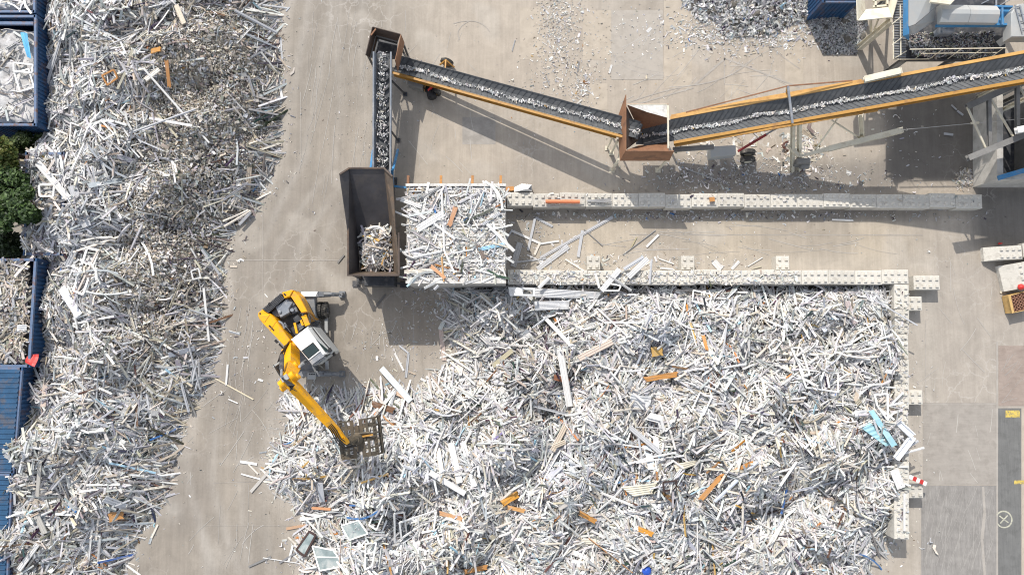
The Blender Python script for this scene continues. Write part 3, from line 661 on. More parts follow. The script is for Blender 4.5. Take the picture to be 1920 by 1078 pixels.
# undercarriage: axle, wheels, steel legs, pale folding beams
mb=MB(); mb.beam(P(1262,281,1.7),P(1338,276,1.7),.3,.2); mb.build("draw_beam",'darkconc',c3)
mb=MB(); mb.prism([P(1331,275,1.3),P(1380,272,1.3),P(1380,290,1.3),P(1333,295,1.3)],.5,bev=.04); mb.build("control_box",'cover',c3)
mb=MB(); mb.beam(P(1384,284,.9),P(1438,252,2.4),.16,.14); mb.build("strut",'dred',c3)
mb=MB(); mb.beam(P(1437,252,2.4),P(1478,229,3.8),.10,.10); mb.build("strut_rod",'steel',c3)
for x,y in ((1402,286),(1402,300)):
    mb=MB(); cpt=P(x,y,.5); mb.lathe(cpt-Vector((0,.16,0)),(0,1,0),[(0,.3),(.0,.43),(.05,.5),(.27,.5),(.32,.43),(.32,.3)],18); t=mb.build("wheel",'tyre',c3)
    mb=MB(); mb.lathe(cpt-Vector((0,.165,0)),(0,1,0),[(0,.25),(.02,.29),(.31,.29),(.33,.25)],14); mb.build("rim",'cream',t)
for p,q_,wd in (((1487,228,4.2),(1485,322,.05),.22),((1499,232,4.2),(1498,320,.05),.22),((1614,216,5.6),(1617,258,2.4),.26)):
    mb=MB(); mb.ibeam(P(*p),P(*q_),wd,wd); mb.build("leg",'cream',c3)
mb=MB(); e0,e1=P(1500,293,2.0),P(1690,245,3.3); m1=e0+(e1-e0)*.28; m2=e0+(e1-e0)*.88
mb.beam(e0,m1,.12,.16,0,w2=.28,h2=.3); mb.ibeam(m1,e1,.34,.34,0,t=.06)
for k in range(4):
    p=m2+(e1-m2)*(k/3.0); mb.box(p,(.06,.36,.36),math.atan2((e1-e0).y,(e1-e0).x),0)
mb.build("folding_beam",'cream',c3)
mb=MB(); e0,e1=P(1620,150,6.0),P(1688,134,6.6); mb.ibeam(e0,e1,.36,.34,0,t=.06)
for k in range(4): mb.box(e0+(e1-e0)*(.4+.2*k),(.06,.34,.32),math.atan2((e1-e0).y,(e1-e0).x),0)
mb.build("folding_beam",'cream',c3)
for p,q_ in (((1571,222,5.0),(1528,282,2.1)),((1560,226,5.0),(1612,259,2.6))):
    mb=MB(); mb.beam(P(*p),P(*q_),.09,.06); mb.build("brace",'cream',c3)
mb=MB(); mb.prism([P(1496,296,1.5),P(1520,296,1.5),P(1520,306,1.5),P(1496,306,1.5)],.3,bev=.05); mb.lathe(P(1508,310,.9)-Vector((.3,0,0)),(1,0,0),[(0,.2),(.05,.26),(.55,.26),(.6,.2)],14); mb.build("jack_box",'darkconc',c3)
mb=MB(); mb.beam(P(1479,272,2.1),P(1497,293,1.9),.22,.26); mb.build("gusset",'cream',c3)
for sg in (-1,1):
    p=a+d*(along(1905)+3.2)+s*sg*.8-up*.25; mb=MB(); mb.ibeam((p.x,p.y,.02),p,.22,.22); mb.build("leg",'cream',c3)
mb=MB(); mb.tube([P(1689,244,3.3),P(1830,231,4.4),P(1960,219,5.6)],.022,6); tag(mb.build("steel_cable",'wire',center=True),"thin taut steel cable from the pale beam end to the trestle","cable")
mb=MB(); mb.beam(P(1820,231.5,4.33),P(1836,230,4.46),.13,.1); tag(mb.build("cable_clamp",'cream',center=True),"small pale clamp on the steel cable","clamp")

# ---------------------------------------------------------------- trestle and bay at the right edge
tr=thing("steel_trestle","grey steel trestle of two beams with cross bracing at the right edge","trestle",bases(P(1850,280,0)))
A0,A1=P(1812,201,5.6),P(1990,120,6.9); B0,B1=P(1814,297,5.0),P(1990,225,6.2)
for p,q_ in ((A0,A1),(B0,B1)):
    mb=MB(); mb.ibeam(p,q_,.36,.42,0,t=.06); mb.build("main_beam",'darkconc',tr)
lerp=lambda p,q_,t: p+(q_-p)*t
for t in (.24,.54,.85):
    mb=MB(); mb.ibeam(lerp(A0,A1,t),lerp(B0,B1,t),.2,.2); mb.build("cross_beam",'darkconc',tr)
for t0,t1 in ((.02,.22),(.26,.52),(.56,.83)):
    mb=MB(); mb.beam(lerp(A0,A1,t0)-Vector((0,0,.1)),lerp(B0,B1,t1)-Vector((0,0,.1)),.11,.08); mb.build("brace",'cream',tr)
for p in (lerp(A0,A1,.98),lerp(B0,B1,.98)):
    mb=MB(); mb.ibeam((p.x,p.y,.02),(p.x,p.y,p.z-.2),.26,.26); mb.build("leg",'darkconc',tr)
mb=MB(); mb.ibeam(P(1905,245,6.3),P(1975,232,6.6),.36,.34,0,t=.06)
for k in range(3): mb.box(lerp(P(1905,245,6.3),P(1975,232,6.6),.1+.15*k),(.06,.34,.3),R(10))
mb.build("stub_beam",'white',tr)
bay=thing("concrete_bay","low concrete bay with dusty walls and a blue bar under the trestle","bay",bases(P(1880,300,0)))
W0=P(1824,352,0); W1=P(1824,196,0); W2=P(2050,352,0)
def wall(p,q_,h,t): 
    mb=MB(); mb.beam(Vector((p.x,p.y,h/2+.002)),Vector((q_.x,q_.y,h/2+.002)),t,h); return mb
wall(Vector((W0.x+.2,W0.y+.004,0)),Vector((W1.x+.2,W1.y,0)),2.35,.4).build("wall",'bunker',bay)
wall(Vector((W0.x+.41,W0.y+.2,0)),Vector((W2.x,W2.y+.2,0)),2.35,.4).build("wall",'bunker',bay)
wall(Vector((W0.x+3.4,W0.y+.6,0)),Vector((W1.x+3.4,W1.y,0)),2.2,1.1).build("wall",'darkconc',bay)
mb=MB(); mb.beam(P(1872,334,2.5),P(2000,296,2.9),.3,.2); mb.build("bar",'bluesteel',bay)
mb=MB(); q_=[Vector((W0.x+.42,W0.y+.42,.03)),Vector((W2.x,W0.y+.42,.03)),Vector((W2.x,W1.y,.03)),Vector((W0.x+.42,W1.y,.03))]; mb.plate(q_,.02); mb.build("bay_floor",'dsteel',bay)
pl=thing("elevated_shade_box","large elevated box on legs beyond the right edge, added to cast shade","shade caster",bases(P(2060,110,0)))  # unseen box on legs, added to throw the right-edge shadow
mb=MB(); mb.prism([P(1978,150,7.6),P(2240,170,7.6),P(2240,-80,7.6),P(1978,-60,7.6)],6.0,bev=.1); mb.build("shade_body",'cover',pl)
for p in ((2000,135),(2220,150),(2220,-60),(2000,-40)):
    t=P(p[0],p[1],6.0); mb=MB(); mb.ibeam((t.x,t.y,.02),t,.3,.3); mb.build("leg",'darkconc',pl)

# ---------------------------------------------------------------- sorting plant in the top right corner
sp=thing("sorting_plant","raised sorting plant with a grated deck, grey hood and blue discharge head","sorting plant",bases(P(1780,60,0)))
mb=MB(); mb.prism([P(1700,-60,5.8),P(1885,-60,5.8),P(1885,113,5.8),P(1700,113,5.8)],5.55); mb.build("deck",'dsteel',sp)
mb=MB(); mb.prism([P(1676,-20,5.78),P(1699,-20,5.78),P(1699,110,5.78),P(1676,110,5.78)],5.7)
for i in range(26): y=-15+i*4.9; mb.beam(P(1677,y,5.81),P(1699,y,5.81),.03,.05,1)
mb.build("walkway_grating",['darkconc','steel'],sp)
for (p,q_) in (((1675,48,5.9),(1675,112,5.9)),((1688,10,6.6),(1689,104,6.6)),((1675,112,5.9),(1742,111,5.9)),((1672,85,6.7),(1697,66,6.7)),((1672,46,6.7),(1697,26,6.7)),((1675,111,5.9),(1700,96,6.5))):
    mb=MB(); mb.beam(P(*p),P(*q_),.05,.05); mb.build("walkway_rail",'cream',sp)
mb=MB(); mb.beam(P(1706,93,6.9),P(1888,90.5,6.9),.05,.05); mb.beam(P(1727,101,6.4),P(1868,99,6.4),.035,.035)
for x in (1727,1755,1789,1827,1866): mb.beam(P(x+14,92,6.9),P(x-12,111,5.81),.035,.035)
mb.build("guard_rail",'cream',sp)
for p in ((1705,105),(1790,110),(1880,105),(1705,-40),(1880,-40)):
    t=P(p[0],p[1],5.55); mb=MB(); mb.ibeam((t.x,t.y,.02),t,.28,.28); mb.build("leg",'darkconc',sp)
# pale hood sections over the belt
def halfround(root,name,m_,p0,p1,wd,ht,n=6):
    mb=MB(); p0,p1=Vector(p0),Vector(p1); d_=(p1-p0).normalized(); s_=Vector((d_.y,-d_.x,0)).normalized(); V=[]
    prof=[(-.5,0),(-.5,.55),(-.12,1),(.12,1),(.5,.55),(.5,0)]
    for p in (p0,p1): V+=[p+s_*x*wd+Vector((0,0,z*ht)) for x,z in prof]
    k=len(prof); F=[(i,i+1,k+i+1,k+i) for i in range(k-1)]+[tuple(range(k)),tuple(range(2*k-1,k-1,-1))]
    mb.add(V,F); return mb.build(name,m_,root)
halfround(sp,"belt_cover",'cover',P(1756,30.5,7.4),P(1808,31,7.4),1.05,.55)
halfround(sp,"belt_cover",'cover',P(1809,31,7.4),P(1863,32,7.4),1.03,.53)
mb=MB(); mb.plate([P(1704,-10,8.0),P(1742,-10,8.0),P(1754,14,7.7),P(1716,46,7.7),P(1704,50,7.7)],.05); mb.plate([P(1704,51,7.68),P(1717,47,7.68),P(1754,15,7.68),P(1752,40,7.0),P(1716,64,7.0),P(1704,64,7.0)],.05); mb.build("discharge_hood",'cover',sp)
mb=MB(); mb.prism([P(1758,-40,8.4),P(1830,-40,8.4),P(1782,9,8.4),P(1745,4,8.4)],8.25); mb.build("roof_sheet",'cream',sp)
mb=MB(); mb.plate([P(1693,-10,7.6),P(1703,-10,7.9),P(1703,65,7.6),P(1703,76,6.4),P(1693,68,7.2)],.08); mb.build("discharge_head",'bluesteel',sp)
mb=MB(); mb.beam(P(1756,48,7.1),P(1896,48,7.1),.12,.3); mb.beam(P(1862,14,7.3),P(1896,15,7.3),.1,.3); mb.plate([P(1760,16,7.0),P(1896,16,7.0),P(1896,47,7.0),P(1760,47,7.0)],.05); mb.beam(P(1879,15,7.55),P(1879,47,7.55),.1,.08); mb.build("blue_belt_frame",'bluesteel',sp)
mb=MB(); mb.prism([P(1896,70,7.6),P(1940,70,7.6),P(1940,4,7.6),P(1909,8,7.6),P(1897,24,7.6)],6.9,bev=.05); mb.build("chute_tower",'cover',sp)
mb=MB(); mb.beam(P(1898,66,7.1),P(1873,82,6.3),.4,.25); mb.build("chute_leg",'cover',sp)
mb=MB()
for x in (1903,1912): mb.tube([P(x,10,7.68),P(x+14,62,7.68)],.035,6)
for k in range(4): mb.tube([P(1903+k*4,12+k*14,7.68),P(1915+k*4,14+k*14,7.68)],.03,6)
mb.build("ladder",'steel',sp)
mb=MB()
for y,x0,x1 in ((-6,1840,1890),(6,1860,1900)): mb.tube([P(x0,y+14,5.8),P(x1,y-10,6.4)],.04,6)
mb.tube([P(1868,-20,6.2),P(1868,13,6.2)],.05,6); mb.build("stay_pipe",'steel',sp)
mb=MB(); mb.prism([P(1762,51,6.5),P(1786,51,6.5),P(1786,63,6.5),P(1762,63,6.5)],5.82,bev=.06); mb.lathe(P(1766,58,6.5),(1,0,0),[(0,.14),(.1,.2),(.6,.2),(.7,.14)],12); mb.build("drive_motor",'steel',sp)
# cream chute frame on its diagonal beam
cf=thing("cream_chute","square cream steel chute on a long slanting beam beside the blue container","chute",bases(P(1640,40,0)))
y1=lambda x,y,z:(1580+x/7.7,y/7.7,z)
plates(cf,[("side_plate",'cream',[y1(203,-120,6.2),y1(215,298,6.2),y1(330,135,5.4),y1(310,-60,5.4)]),("front_plate",'cream',[y1(218,300,6.2),y1(712,250,6.2),y1(660,110,5.4),y1(335,138,5.4)]),("side_plate",'cream',[y1(714,250,6.2),y1(795,-40,6.2),y1(700,-60,5.4),y1(663,110,5.4)])])
mb=MB(); 
for p,q_ in ((y1(430,105,5.3),y1(650,85,5.3)),(y1(430,15,5.3),y1(640,-10,5.3)),(y1(470,110,5.3),y1(470,-40,5.3)),(y1(640,95,5.3),y1(640,-30,5.3))): mb.beam(P(*p),P(*q_),.12,.12)
mb.build("inner_frame",'cream',cf)
mb=MB(); mb.ibeam(P(*y1(700,300,4.3)),P(*y1(240,690,.15)),.34,.38,0,t=.05); mb.build("slant_beam",'cream',cf)
for p,q_ in ((y1(405,285,5.3),y1(405,480,.1)),(y1(640,265,5.3),y1(655,330,.1)),(y1(515,280,5.3),y1(430,500,.5))):
    mb=MB(); mb.beam(P(*p),P(*q_),.14 if p[0]!=y1(515,0,0)[0] else .05,.12); mb.build("leg",'cream',cf)
# ---------------------------------------------------------------- containers
def corr(mb,p,q,z0,z1,amp=.05,pitch=.28,mi=0,out=None):      # ribbed wall from p to q
    p,q=Vector((p.x,p.y,0)),Vector((q.x,q.y,0)); d=q-p; L=d.length; d/=L; n=Vector((d.y,-d.x,0)); k=max(2,int(L/pitch)); V=[]
    for i in range(k+1):
        for f,o in ((0,0),(.25,0),(.35,1),(.9,1)):
            t=(i+f)/(k+1)*L; v=p+d*t+n*amp*o; V.append(v)
    V.append(q); m_=len(V)
    VV=[(v.x,v.y,z0) for v in V]+[(v.x,v.y,z1) for v in V]+[(v.x-n.x*.04,v.y-n.y*.04,z0) for v in V]+[(v.x-n.x*.04,v.y-n.y*.04,z1) for v in V]
    F=[]
    for i in range(m_-1): F+=[(i,i+1,m_+i+1,m_+i),(2*m_+i+1,2*m_+i,3*m_+i,3*m_+i+1),(m_+i,m_+i+1,3*m_+i+1,3*m_+i)]
    mb.add(VV,F,mi)
def container(label,pts,ztop,rim='bluerim',hull='bluehull',fill=None,lid=None,group=None,rimw=.16):
    q=[P(a_,b_,ztop) for a_,b_ in pts]                                   # anticlockwise seen from above
    ar=sum(q[i].x*q[(i+1)%4].y-q[(i+1)%4].x*q[i].y for i in range(4))
    if ar<0: q=q[::-1]
    c=sum(q,Vector())/4
    o=thing("open_container" if lid is None else "lidded_container",label,"container",(c.x,c.y,0),group)
    for i in range(4):
        mb=MB(); corr(mb,q[i],q[(i+1)%4],.12,ztop-.12); mb.build("side_wall",hull,o)
    mb=MB(); mb.prism([Vector((p.x,p.y,.12)) for p in q],.02); mb.build("container_floor",hull,o)
    mb=MB()
    for i in range(4):
        u,v_=q[i],q[(i+1)%4]; dz=Vector((0,0,-.06-.003*(i%2))); mb.beam(u+dz,v_+dz,rimw,.14)
    mb.build("top_rim",rim,o)
    for p in q: mb=MB(); mb.beam((p.x,p.y,.02),(p.x,p.y,ztop+.01),.2,.2); mb.build("corner_post",hull,o)
    if lid:
        mb=MB(); mb.prism([Vector((c.x+(p.x-c.x)*.985,c.y+(p.y-c.y)*.985,ztop+.05)) for p in q],ztop-.02)
        e=[c+(p-c)*.98 for p in q]; L1=(e[1]-e[0]).length; L2=(e[2]-e[1]).length
        s0,s1,s2,s3=(e[0],e[1],e[2],e[3]) if L1>L2 else (e[1],e[2],e[3],e[0])
        k=int((s1-s0).length/.3)
        for i in range(k):
            t=(i+.5)/k; mb.beam(lerp(s0,s1,t)+Vector((0,0,.07)),lerp(s3,s2,t)+Vector((0,0,.07)),.1,.06)
        mb.build("lid",lid,o)
    return o
k1=container("open blue container full of pale dust and white frames at the upper left edge",[(-125,31),(66,31),(66,234),(-125,234)],2.6)
mb=MB(); mb.beam(P(-125,44,2.52),P(64,45,2.52),.2,.16); mb.build("cross_rail",'bluerim',k1)
container("open blue container at the top left corner full of white scrap",[(-125,-220),(64,-220),(64,22),(-125,22)],2.5)
container("narrow blue container half buried in scrap beside the trees",[(50,288),(118,288),(116,476),(46,476)],2.2)
container("open dark blue container loaded with grey scrap below the trees",[(-130,487),(66,487),(54,686),(-130,686)],2.5)
container("closed blue container with ribbed lid under the red panel",[(-150,691),(40,691),(24,884),(-150,884)],2.6,lid='bluelid')
container("closed blue container with ribbed lid in the lower left corner",[(-160,890),(21,890),(10,1130),(-160,1130)],2.6,lid='bluelid')
container("closed blue container at the top edge beside the shredded heap",[(1546,-180),(1608,-180),(1607,3),(1545,3)],2.6,lid='bluelid')

# fillings of the open containers are loose scrap
def mound(pts,z,name,label,m_,seed,amp=.2,cat="dust"):
    q=poly_px(pts,z); x0,y0=q.min(0); x1,y1_=q.max(0); nx=int((x1-x0)/.2)+2; ny=int((y1_-y0)/.2)+2
    X,Y=np.meshgrid(np.linspace(x0,x1,nx),np.linspace(y0,y1_,ny)); dd=sdist(X,Y,q); N=SN(seed,1.6); Z=z+amp*N(X,Y)*.6+amp*.4*SN(seed+1,.6)(X,Y)-np.where(dd<.15,.2,0)
    mb=MB(); i=np.arange(nx*ny).reshape(ny,nx); f=np.stack([i[:-1,:-1],i[:-1,1:],i[1:,1:],i[1:,:-1]],-1).reshape(-1,4)
    mb.add(np.stack([X,Y,Z],-1).reshape(-1,3),[tuple(t) for t in f.tolist()]); o=mb.build(name,m_,smooth=True,center=True)
    return tag(o,label,cat,kind="stuff")
dustm=mat("pale_dust",(0.56,0.55,0.54),.95,.2,1.5,bump=.5,dirt=(.33,.32,.31),dirt_amt=.7,dirt_scale=1.2)
mound([(-120,54),(60,54),(60,229),(-120,229)],2.1,"pale_dust","pale grey dust filling the open blue container at upper left",dustm,31,.12)
mound([(-120,-210),(58,-210),(58,16),(-120,16)],2.25,"pale_dust","pale dust under the white scrap in the top left container",dustm,33,.12)

# ---------------------------------------------------------------- trees behind the containers
def tree(label,px,py,ht,rad,n,seed,c0,c1_,group=None):
    r=np.random.default_rng(seed); base=P(px,py,0); top=P(px,py,ht*.7); bx,by=top.x,top.y
    o=thing("broadleaf_tree",label,"tree",(bx,by,0),group)
    mb=MB(); mb.tube([(bx,by,0.0),(bx+.05,by,ht*.35),(bx+.1,by+.05,ht*.75)],.16,8,r2=.05)
    cl=[]
    for i in range(9):
        a_=r.uniform(0,6.28); k=rad*r.uniform(.25,.85); h_=ht*r.uniform(.5,.92); e=Vector((bx+math.cos(a_)*k,by+math.sin(a_)*k,h_))
        mb.tube([(bx+.03,by,ht*r.uniform(.2,.5)),tuple((Vector((bx,by,h_*.6))+e)/2),tuple(e)],.06,5,r2=.02); cl.append((e,rad*r.uniform(.28,.5)))
    cl.append((Vector((bx,by,ht*.85)),rad*.5))
    mb.build("trunk",'bark',o)
    cw=np.array([c[1]**2 for c in cl]); idx=r.choice(len(cl),n,p=cw/cw.sum())
    C=np.array([tuple(c[0]) for c in cl])[idx]; Rr=np.array([c[1] for c in cl])[idx]
    dv=r.normal(size=(n,3)); dv/=np.linalg.norm(dv,axis=1)[:,None]; dv[:,2]*=.75
    T=C+dv*(Rr*r.uniform(.45,1.08,n))[:,None]
    tv=np.array([(-.5,-.16,0),(-.1,-.32,.05),(.5,0,-.04),(-.1,.32,.05),(-.5,.16,0)]); tf=[(0,1,2,3,4)]
    yaw=r.uniform(0,6.28,n); pit=r.normal(0,.5,n); rol=r.normal(0,.5,n)
    Rm=rotm(yaw,pit,rol); S=np.repeat(r.uniform(.14,.30,n)[:,None],3,1)
    m_=np.clip(r.normal(.5,.3,n)+.25*(np.array([hash((int(i)*7+seed)%13)%5/5-.4 for i in idx])),0,1)[:,None]
    col=(np.array(c0)*(1-m_)+np.array(c1_)*m_)*r.uniform(.7,1.3,n)[:,None]
    mb=MB(); mb.inst(tv,tf,Rm,T,S,col); mb.build("crown",'leaf',o)
def rotm(yaw,pit,rol):
    cy,sy,cp,sp_,cr,sr=np.cos(yaw),np.sin(yaw),np.cos(pit),np.sin(pit),np.cos(rol),np.sin(rol); z=np.zeros_like(cy)
    Rz=np.stack([cy,-sy,z,sy,cy,z,z,z,z+1],-1).reshape(-1,3,3); Ry=np.stack([cp,z,sp_,z,z+1,z,-sp_,z,cp],-1).reshape(-1,3,3); Rx=np.stack([z+1,z,z,z,cr,-sr,z,sr,cr],-1).reshape(-1,3,3)
    return Rz@Ry@Rx
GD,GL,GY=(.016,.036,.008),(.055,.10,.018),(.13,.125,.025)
tree("yellowish green tree just below the upper left container",8,282,4.2,1.6,5200,1,GL,GY)
tree("broad green tree reaching over the half buried container",48,388,4.6,1.15,4200,2,GD,GL)
tree("dark green tree at the left edge among the containers",2,398,4.4,1.5,4200,3,GD,GL)
tree("small dark tree low in the gap behind the half buried container",22,330,3.4,1.35,4200,4,GD,GL)
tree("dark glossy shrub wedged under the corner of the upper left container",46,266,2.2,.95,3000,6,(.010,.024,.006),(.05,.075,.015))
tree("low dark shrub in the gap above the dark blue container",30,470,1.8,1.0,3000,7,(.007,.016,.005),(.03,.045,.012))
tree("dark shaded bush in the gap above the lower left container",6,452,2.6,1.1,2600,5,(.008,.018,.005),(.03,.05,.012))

# ---------------------------------------------------------------- material handler
E=lambda x,y,z: P(470+x/5.392,520+y/5.392,z)
ex=thing("material_handler","yellow material handler with a white cab, long arm and open grab","excavator",bases(P(573,625,1)))
mb=MB(); mb.prism([E(520,165,1.35),E(640,165,1.35),E(660,420,1.35),E(650,700,1.35),E(660,985,1.35),E(455,985,1.35),E(470,700,1.35),E(470,420,1.35)],.65,bev=.04); mb.prism([E(480,420,1.5),E(620,420,1.5),E(640,620,1.5),E(600,820,1.5),E(480,820,1.5)],1.33); mb.build("chassis",'chassis',ex)
for y0,y1_,top in ((140,198,'white'),(942,1003,'chassis')):
    mb=MB(); mb.prism([E(440,y0,1.5),E(680,y0,1.5),E(690,y1_,1.5),E(440,y1_,1.5)],.8,bev=.05)
    mb.prism([E(682,y0+2,1.45),E(800,y0+6,1.1),E(800,y1_-4,1.1),E(690,y1_-2,1.45)],.75,bev=.04); o_=mb.build("outrigger_beam",'chassis',ex)
    if top=='white':
        mb=MB(); mb.plate([E(510,y0+3,1.512),E(678,y0+3,1.512),E(655,y1_-5,1.512),E(510,y1_-5,1.512)],.01); mb.build("white_panel",'white',ex)
    mb=MB(); ym_=(y0+y1_)/2
    mb.beam(E(735,ym_,1.16),E(895,ym_+4,.75),.26,.16); mb.tube([E(740,ym_,1.3),E(820,ym_,1.2)],.1,10); mb.tube([E(820,ym_,1.2),E(900,ym_,.75)],.06,10)
    mb.box(E(925,ym_+2,.12),(1.1*.35,.42,.18)); mb.box(E(925,ym_+2,.4),(.16,.2,.5)); mb.build("stabiliser_leg",'chassis',ex)
mb=MB(); mb.box(E(618,995,1.62),(.5,.42,.2),0,0)
for i in range(3): mb.box(E(597+i*22,978,1.72),(.1,.09,.012),0,1)
mb.build("step_box",['cover','black'],ex)
def wheel(x,y,wd,r_=.56):
    c_=P(x,y,r_); 
    prof=[(0,.30),(0,r_*.82),(.05,r_*.97),(wd-.05,r_*.97),(wd,r_*.82),(wd,.30)]
    mb=MB(); mb.lathe(c_,(1,0,0),prof,28)
    for j in range(26):
        a_=2*math.pi*j/26; p=c_+Vector((wd/2,math.cos(a_)*r_*.985,math.sin(a_)*r_*.985)); mb.box(p,(wd*.86,.075,.05),M=Matrix.Rotation(a_-math.pi/2,3,'X')@Matrix.Rotation(.35,3,'Z'))
    t=mb.build("wheel",'tyre',ex); mb=MB(); mb.lathe(c_+Vector((-.004,0,0)),(1,0,0),[(0,.15),(.02,.28),(wd-.01,.28),(wd+.012,.15)],18); mb.build("rim",'chassis',t)
for y in (582,664):
    for x in (596.5,606,534,543.5): wheel(x,y,.31)
mb=MB()
for y in (582,664): mb.tube([P(536,y,.6),P(616,y,.6)],.14,10)
mb.build("axle",'dsteel',ex)
for p_,q_ in ((E(765,410,.6),E(765,560,.6)),(E(770,840,1.2),E(775,930,.9))):
    mb=MB(); mb.beam(p_,q_,.2,.12); mb.build("access_step",'cover',ex)
# upper structure
mb=MB(); mb.prism([E(130,350,1.95),E(330,175,1.95),E(470,190,1.95),E(640,440,1.95),E(700,480,1.95),E(790,760,1.95),E(620,880,1.95),E(430,640,1.95),E(340,690,1.95)],1.5); mb.build("slew_platform",'dsteel',ex)
mb=MB(); mb.lathe(E(560,560,1.3),(0,0,1),[(0,.75),(.22,.75)],24); mb.build("slew_ring",'black',ex)
mb=MB(); mb.prism([E(68,385,2.95),E(90,432,2.95),E(350,705,2.95),E(403,640,2.95),E(240,410,2.95),E(195,368,2.95)],1.75,bev=.07); mb.prism([E(75,355,2.75),E(72,384,2.75),E(150,452,2.75),E(195,368,2.75),E(118,322,2.75)],1.7,bev=.06); 
o_=mb.build("engine_cover",'yellow',ex)
mb=MB(); mb.plate([E(180,490,2.962),E(192,480,2.962),E(242,535,2.962),E(232,545,2.962)],.014); mb.plate([E(280,680,2.5),E(292,664,2.5),E(335,712,2.5),E(322,722,2.5)],.03); mb.plate([E(235,640,2.4),E(255,625,2.4),E(285,655,2.4),E(262,668,2.4)],.03); mb.build("vent_slot",'black',ex)
mb=MB(); mb.tube([E(100,432,2.962),E(140,455,2.962),E(195,372,2.962)],.012,5); mb.tube([E(190,545,2.962),E(262,440,2.962)],.010,5); mb.build("panel_seam",'dorange',ex)
mb=MB(); mb.prism([E(320,152,2.95),E(345,212,2.95),E(402,196,2.95),E(500,345,2.95),E(570,352,2.95),E(600,488,2.95),E(560,500,2.95),E(585,380,2.95),E(500,235,2.95),E(425,130,2.95)][:0] or [E(313,152,2.95),E(340,213,2.95),E(398,194,2.95),E(432,130,2.95),E(405,127,2.95)],1.75,bev=.06)
mb.prism([E(402,192,2.9),E(515,362,2.9),E(575,350,2.9),E(490,185,2.9),E(434,132,2.9)],1.75,bev=.06); o_=mb.build("engine_cover",'yellow',ex)
mb=MB(); mb.plate([E(492,187,2.85),E(580,350,2.85),E(690,425,2.15),E(620,450,2.15),E(585,362,2.6),E(535,240,2.15)][:4],.05); mb.plate([E(492,186,2.8),E(580,350,2.8),E(652,392,2.1),E(540,215,2.1)],.04); mb.build("side_skirt",'dorange',ex)
mb=MB(); mb.prism([E(330,165,2.97),E(345,160,2.97),E(362,182,2.97),E(346,188,2.97)],2.94); mb.prism([E(86,362,2.77),E(98,354,2.77),E(104,372,2.77),E(90,378,2.77)],2.74); mb.build("lifting_eye",'black',ex)
mb=MB(); g=[E(118,322,2.8),E(180,362,2.8),E(345,214,2.8),E(300,165,2.8)]; mb.prism(g,1.8,bev=.04)
for i in range(13):
    t=(i+.5)/13; mb.beam(lerp(g[0],g[3],t)+Vector((0,0,.03)),lerp(g[1],g[2],t)+Vector((0,0,.03)),.06,.07,1)
mb.build("rear_grille",['black','dsteel'],ex)
mb=MB(); mb.plate([E(172,262,2.9),E(192,252,2.9),E(202,275,2.9),E(182,285,2.9)],.02); mb.build("grille_plate",'black',ex)
mb=MB(); mb.prism([E(245,300,2.7),E(370,212,2.7),E(400,240,2.7),E(425,255,2.7),E(388,320,2.7),E(395,360,2.7),E(300,410,2.7)],1.9,bev=.06); mb.lathe(E(300,350,2.66),(0,0,1),[(0,.1),(.12,.1),(.14,.05)],12); mb.lathe(E(425,330,2.5),(0,0,1),[(0,.12),(.15,.12)],12); mb.lathe(E(395,225,2.5),(.63,-.77,0),[(0,.1),(.45,.1)],12)
mb.prism([E(190,330,2.35),E(280,290,2.35),E(300,400,2.35),E(240,400,2.35)],1.9,bev=.05); mb.prism([E(400,260,2.45),E(450,270,2.45),E(480,345,2.45),E(420,370,2.45)],1.9,bev=.05); mb.build("engine",'steel',ex)
mb=MB(); mb.prism([E(425,415,2.6),E(475,375,2.6),E(520,425,2.6),E(455,470,2.6)],1.9,bev=.03); mb.prism([E(470,480,2.5),E(525,440,2.5),E(545,490,2.5),E(490,550,2.5)],1.9,bev=.03)
for i in range(6): mb.beam(E(478+i*9,482-i*6,2.53),E(500+i*9,540-i*8,2.53),.03,.04,1)
mb.build("radiator",['dsteel','steel'],ex)
mb=MB()
for i in range(8):
    u,v_=rnd.uniform(0,1),rnd.uniform(0,1); p0=E(280+60*u,430+70*v_,2.4); p1=E(350+70*u,500+80*v_,2.35); mb.tube([p0,(p0+p1)/2+Vector((.05,.08,.15)),p1],.045,7,i%2)
pts=[E(270+math.cos(t)*0+70*(1-math.cos(t))/2,450-28*math.sin(t)+t*22,2.55) for t in np.linspace(0,3.14,8)]; mb.tube(pts,.07,8,1); mb.build("engine_pipe",['black','steel'],ex)
mb=MB(); mb.beam(E(445,460,2.75),E(470,565,2.75),.14,.12); mb.beam(E(540,385,2.85),E(580,485,2.85),.32,.2); mb.beam(E(508,432,2.7),E(530,485,2.7),.13,.1); mb.build("body_frame",'yellow',ex)
mb=MB(); mb.beam(E(600,400,2.7),E(606,490,2.7),.08,.1); mb.tube([E(588,360,2.95),E(640,430,2.95),E(712,452,2.7),E(690,485,2.3)],.025,6); mb.tube([E(500,365,3.1),E(580,352,3.15),E(602,480,3.1)],.02,6); mb.build("handrail",'dsteel',ex)
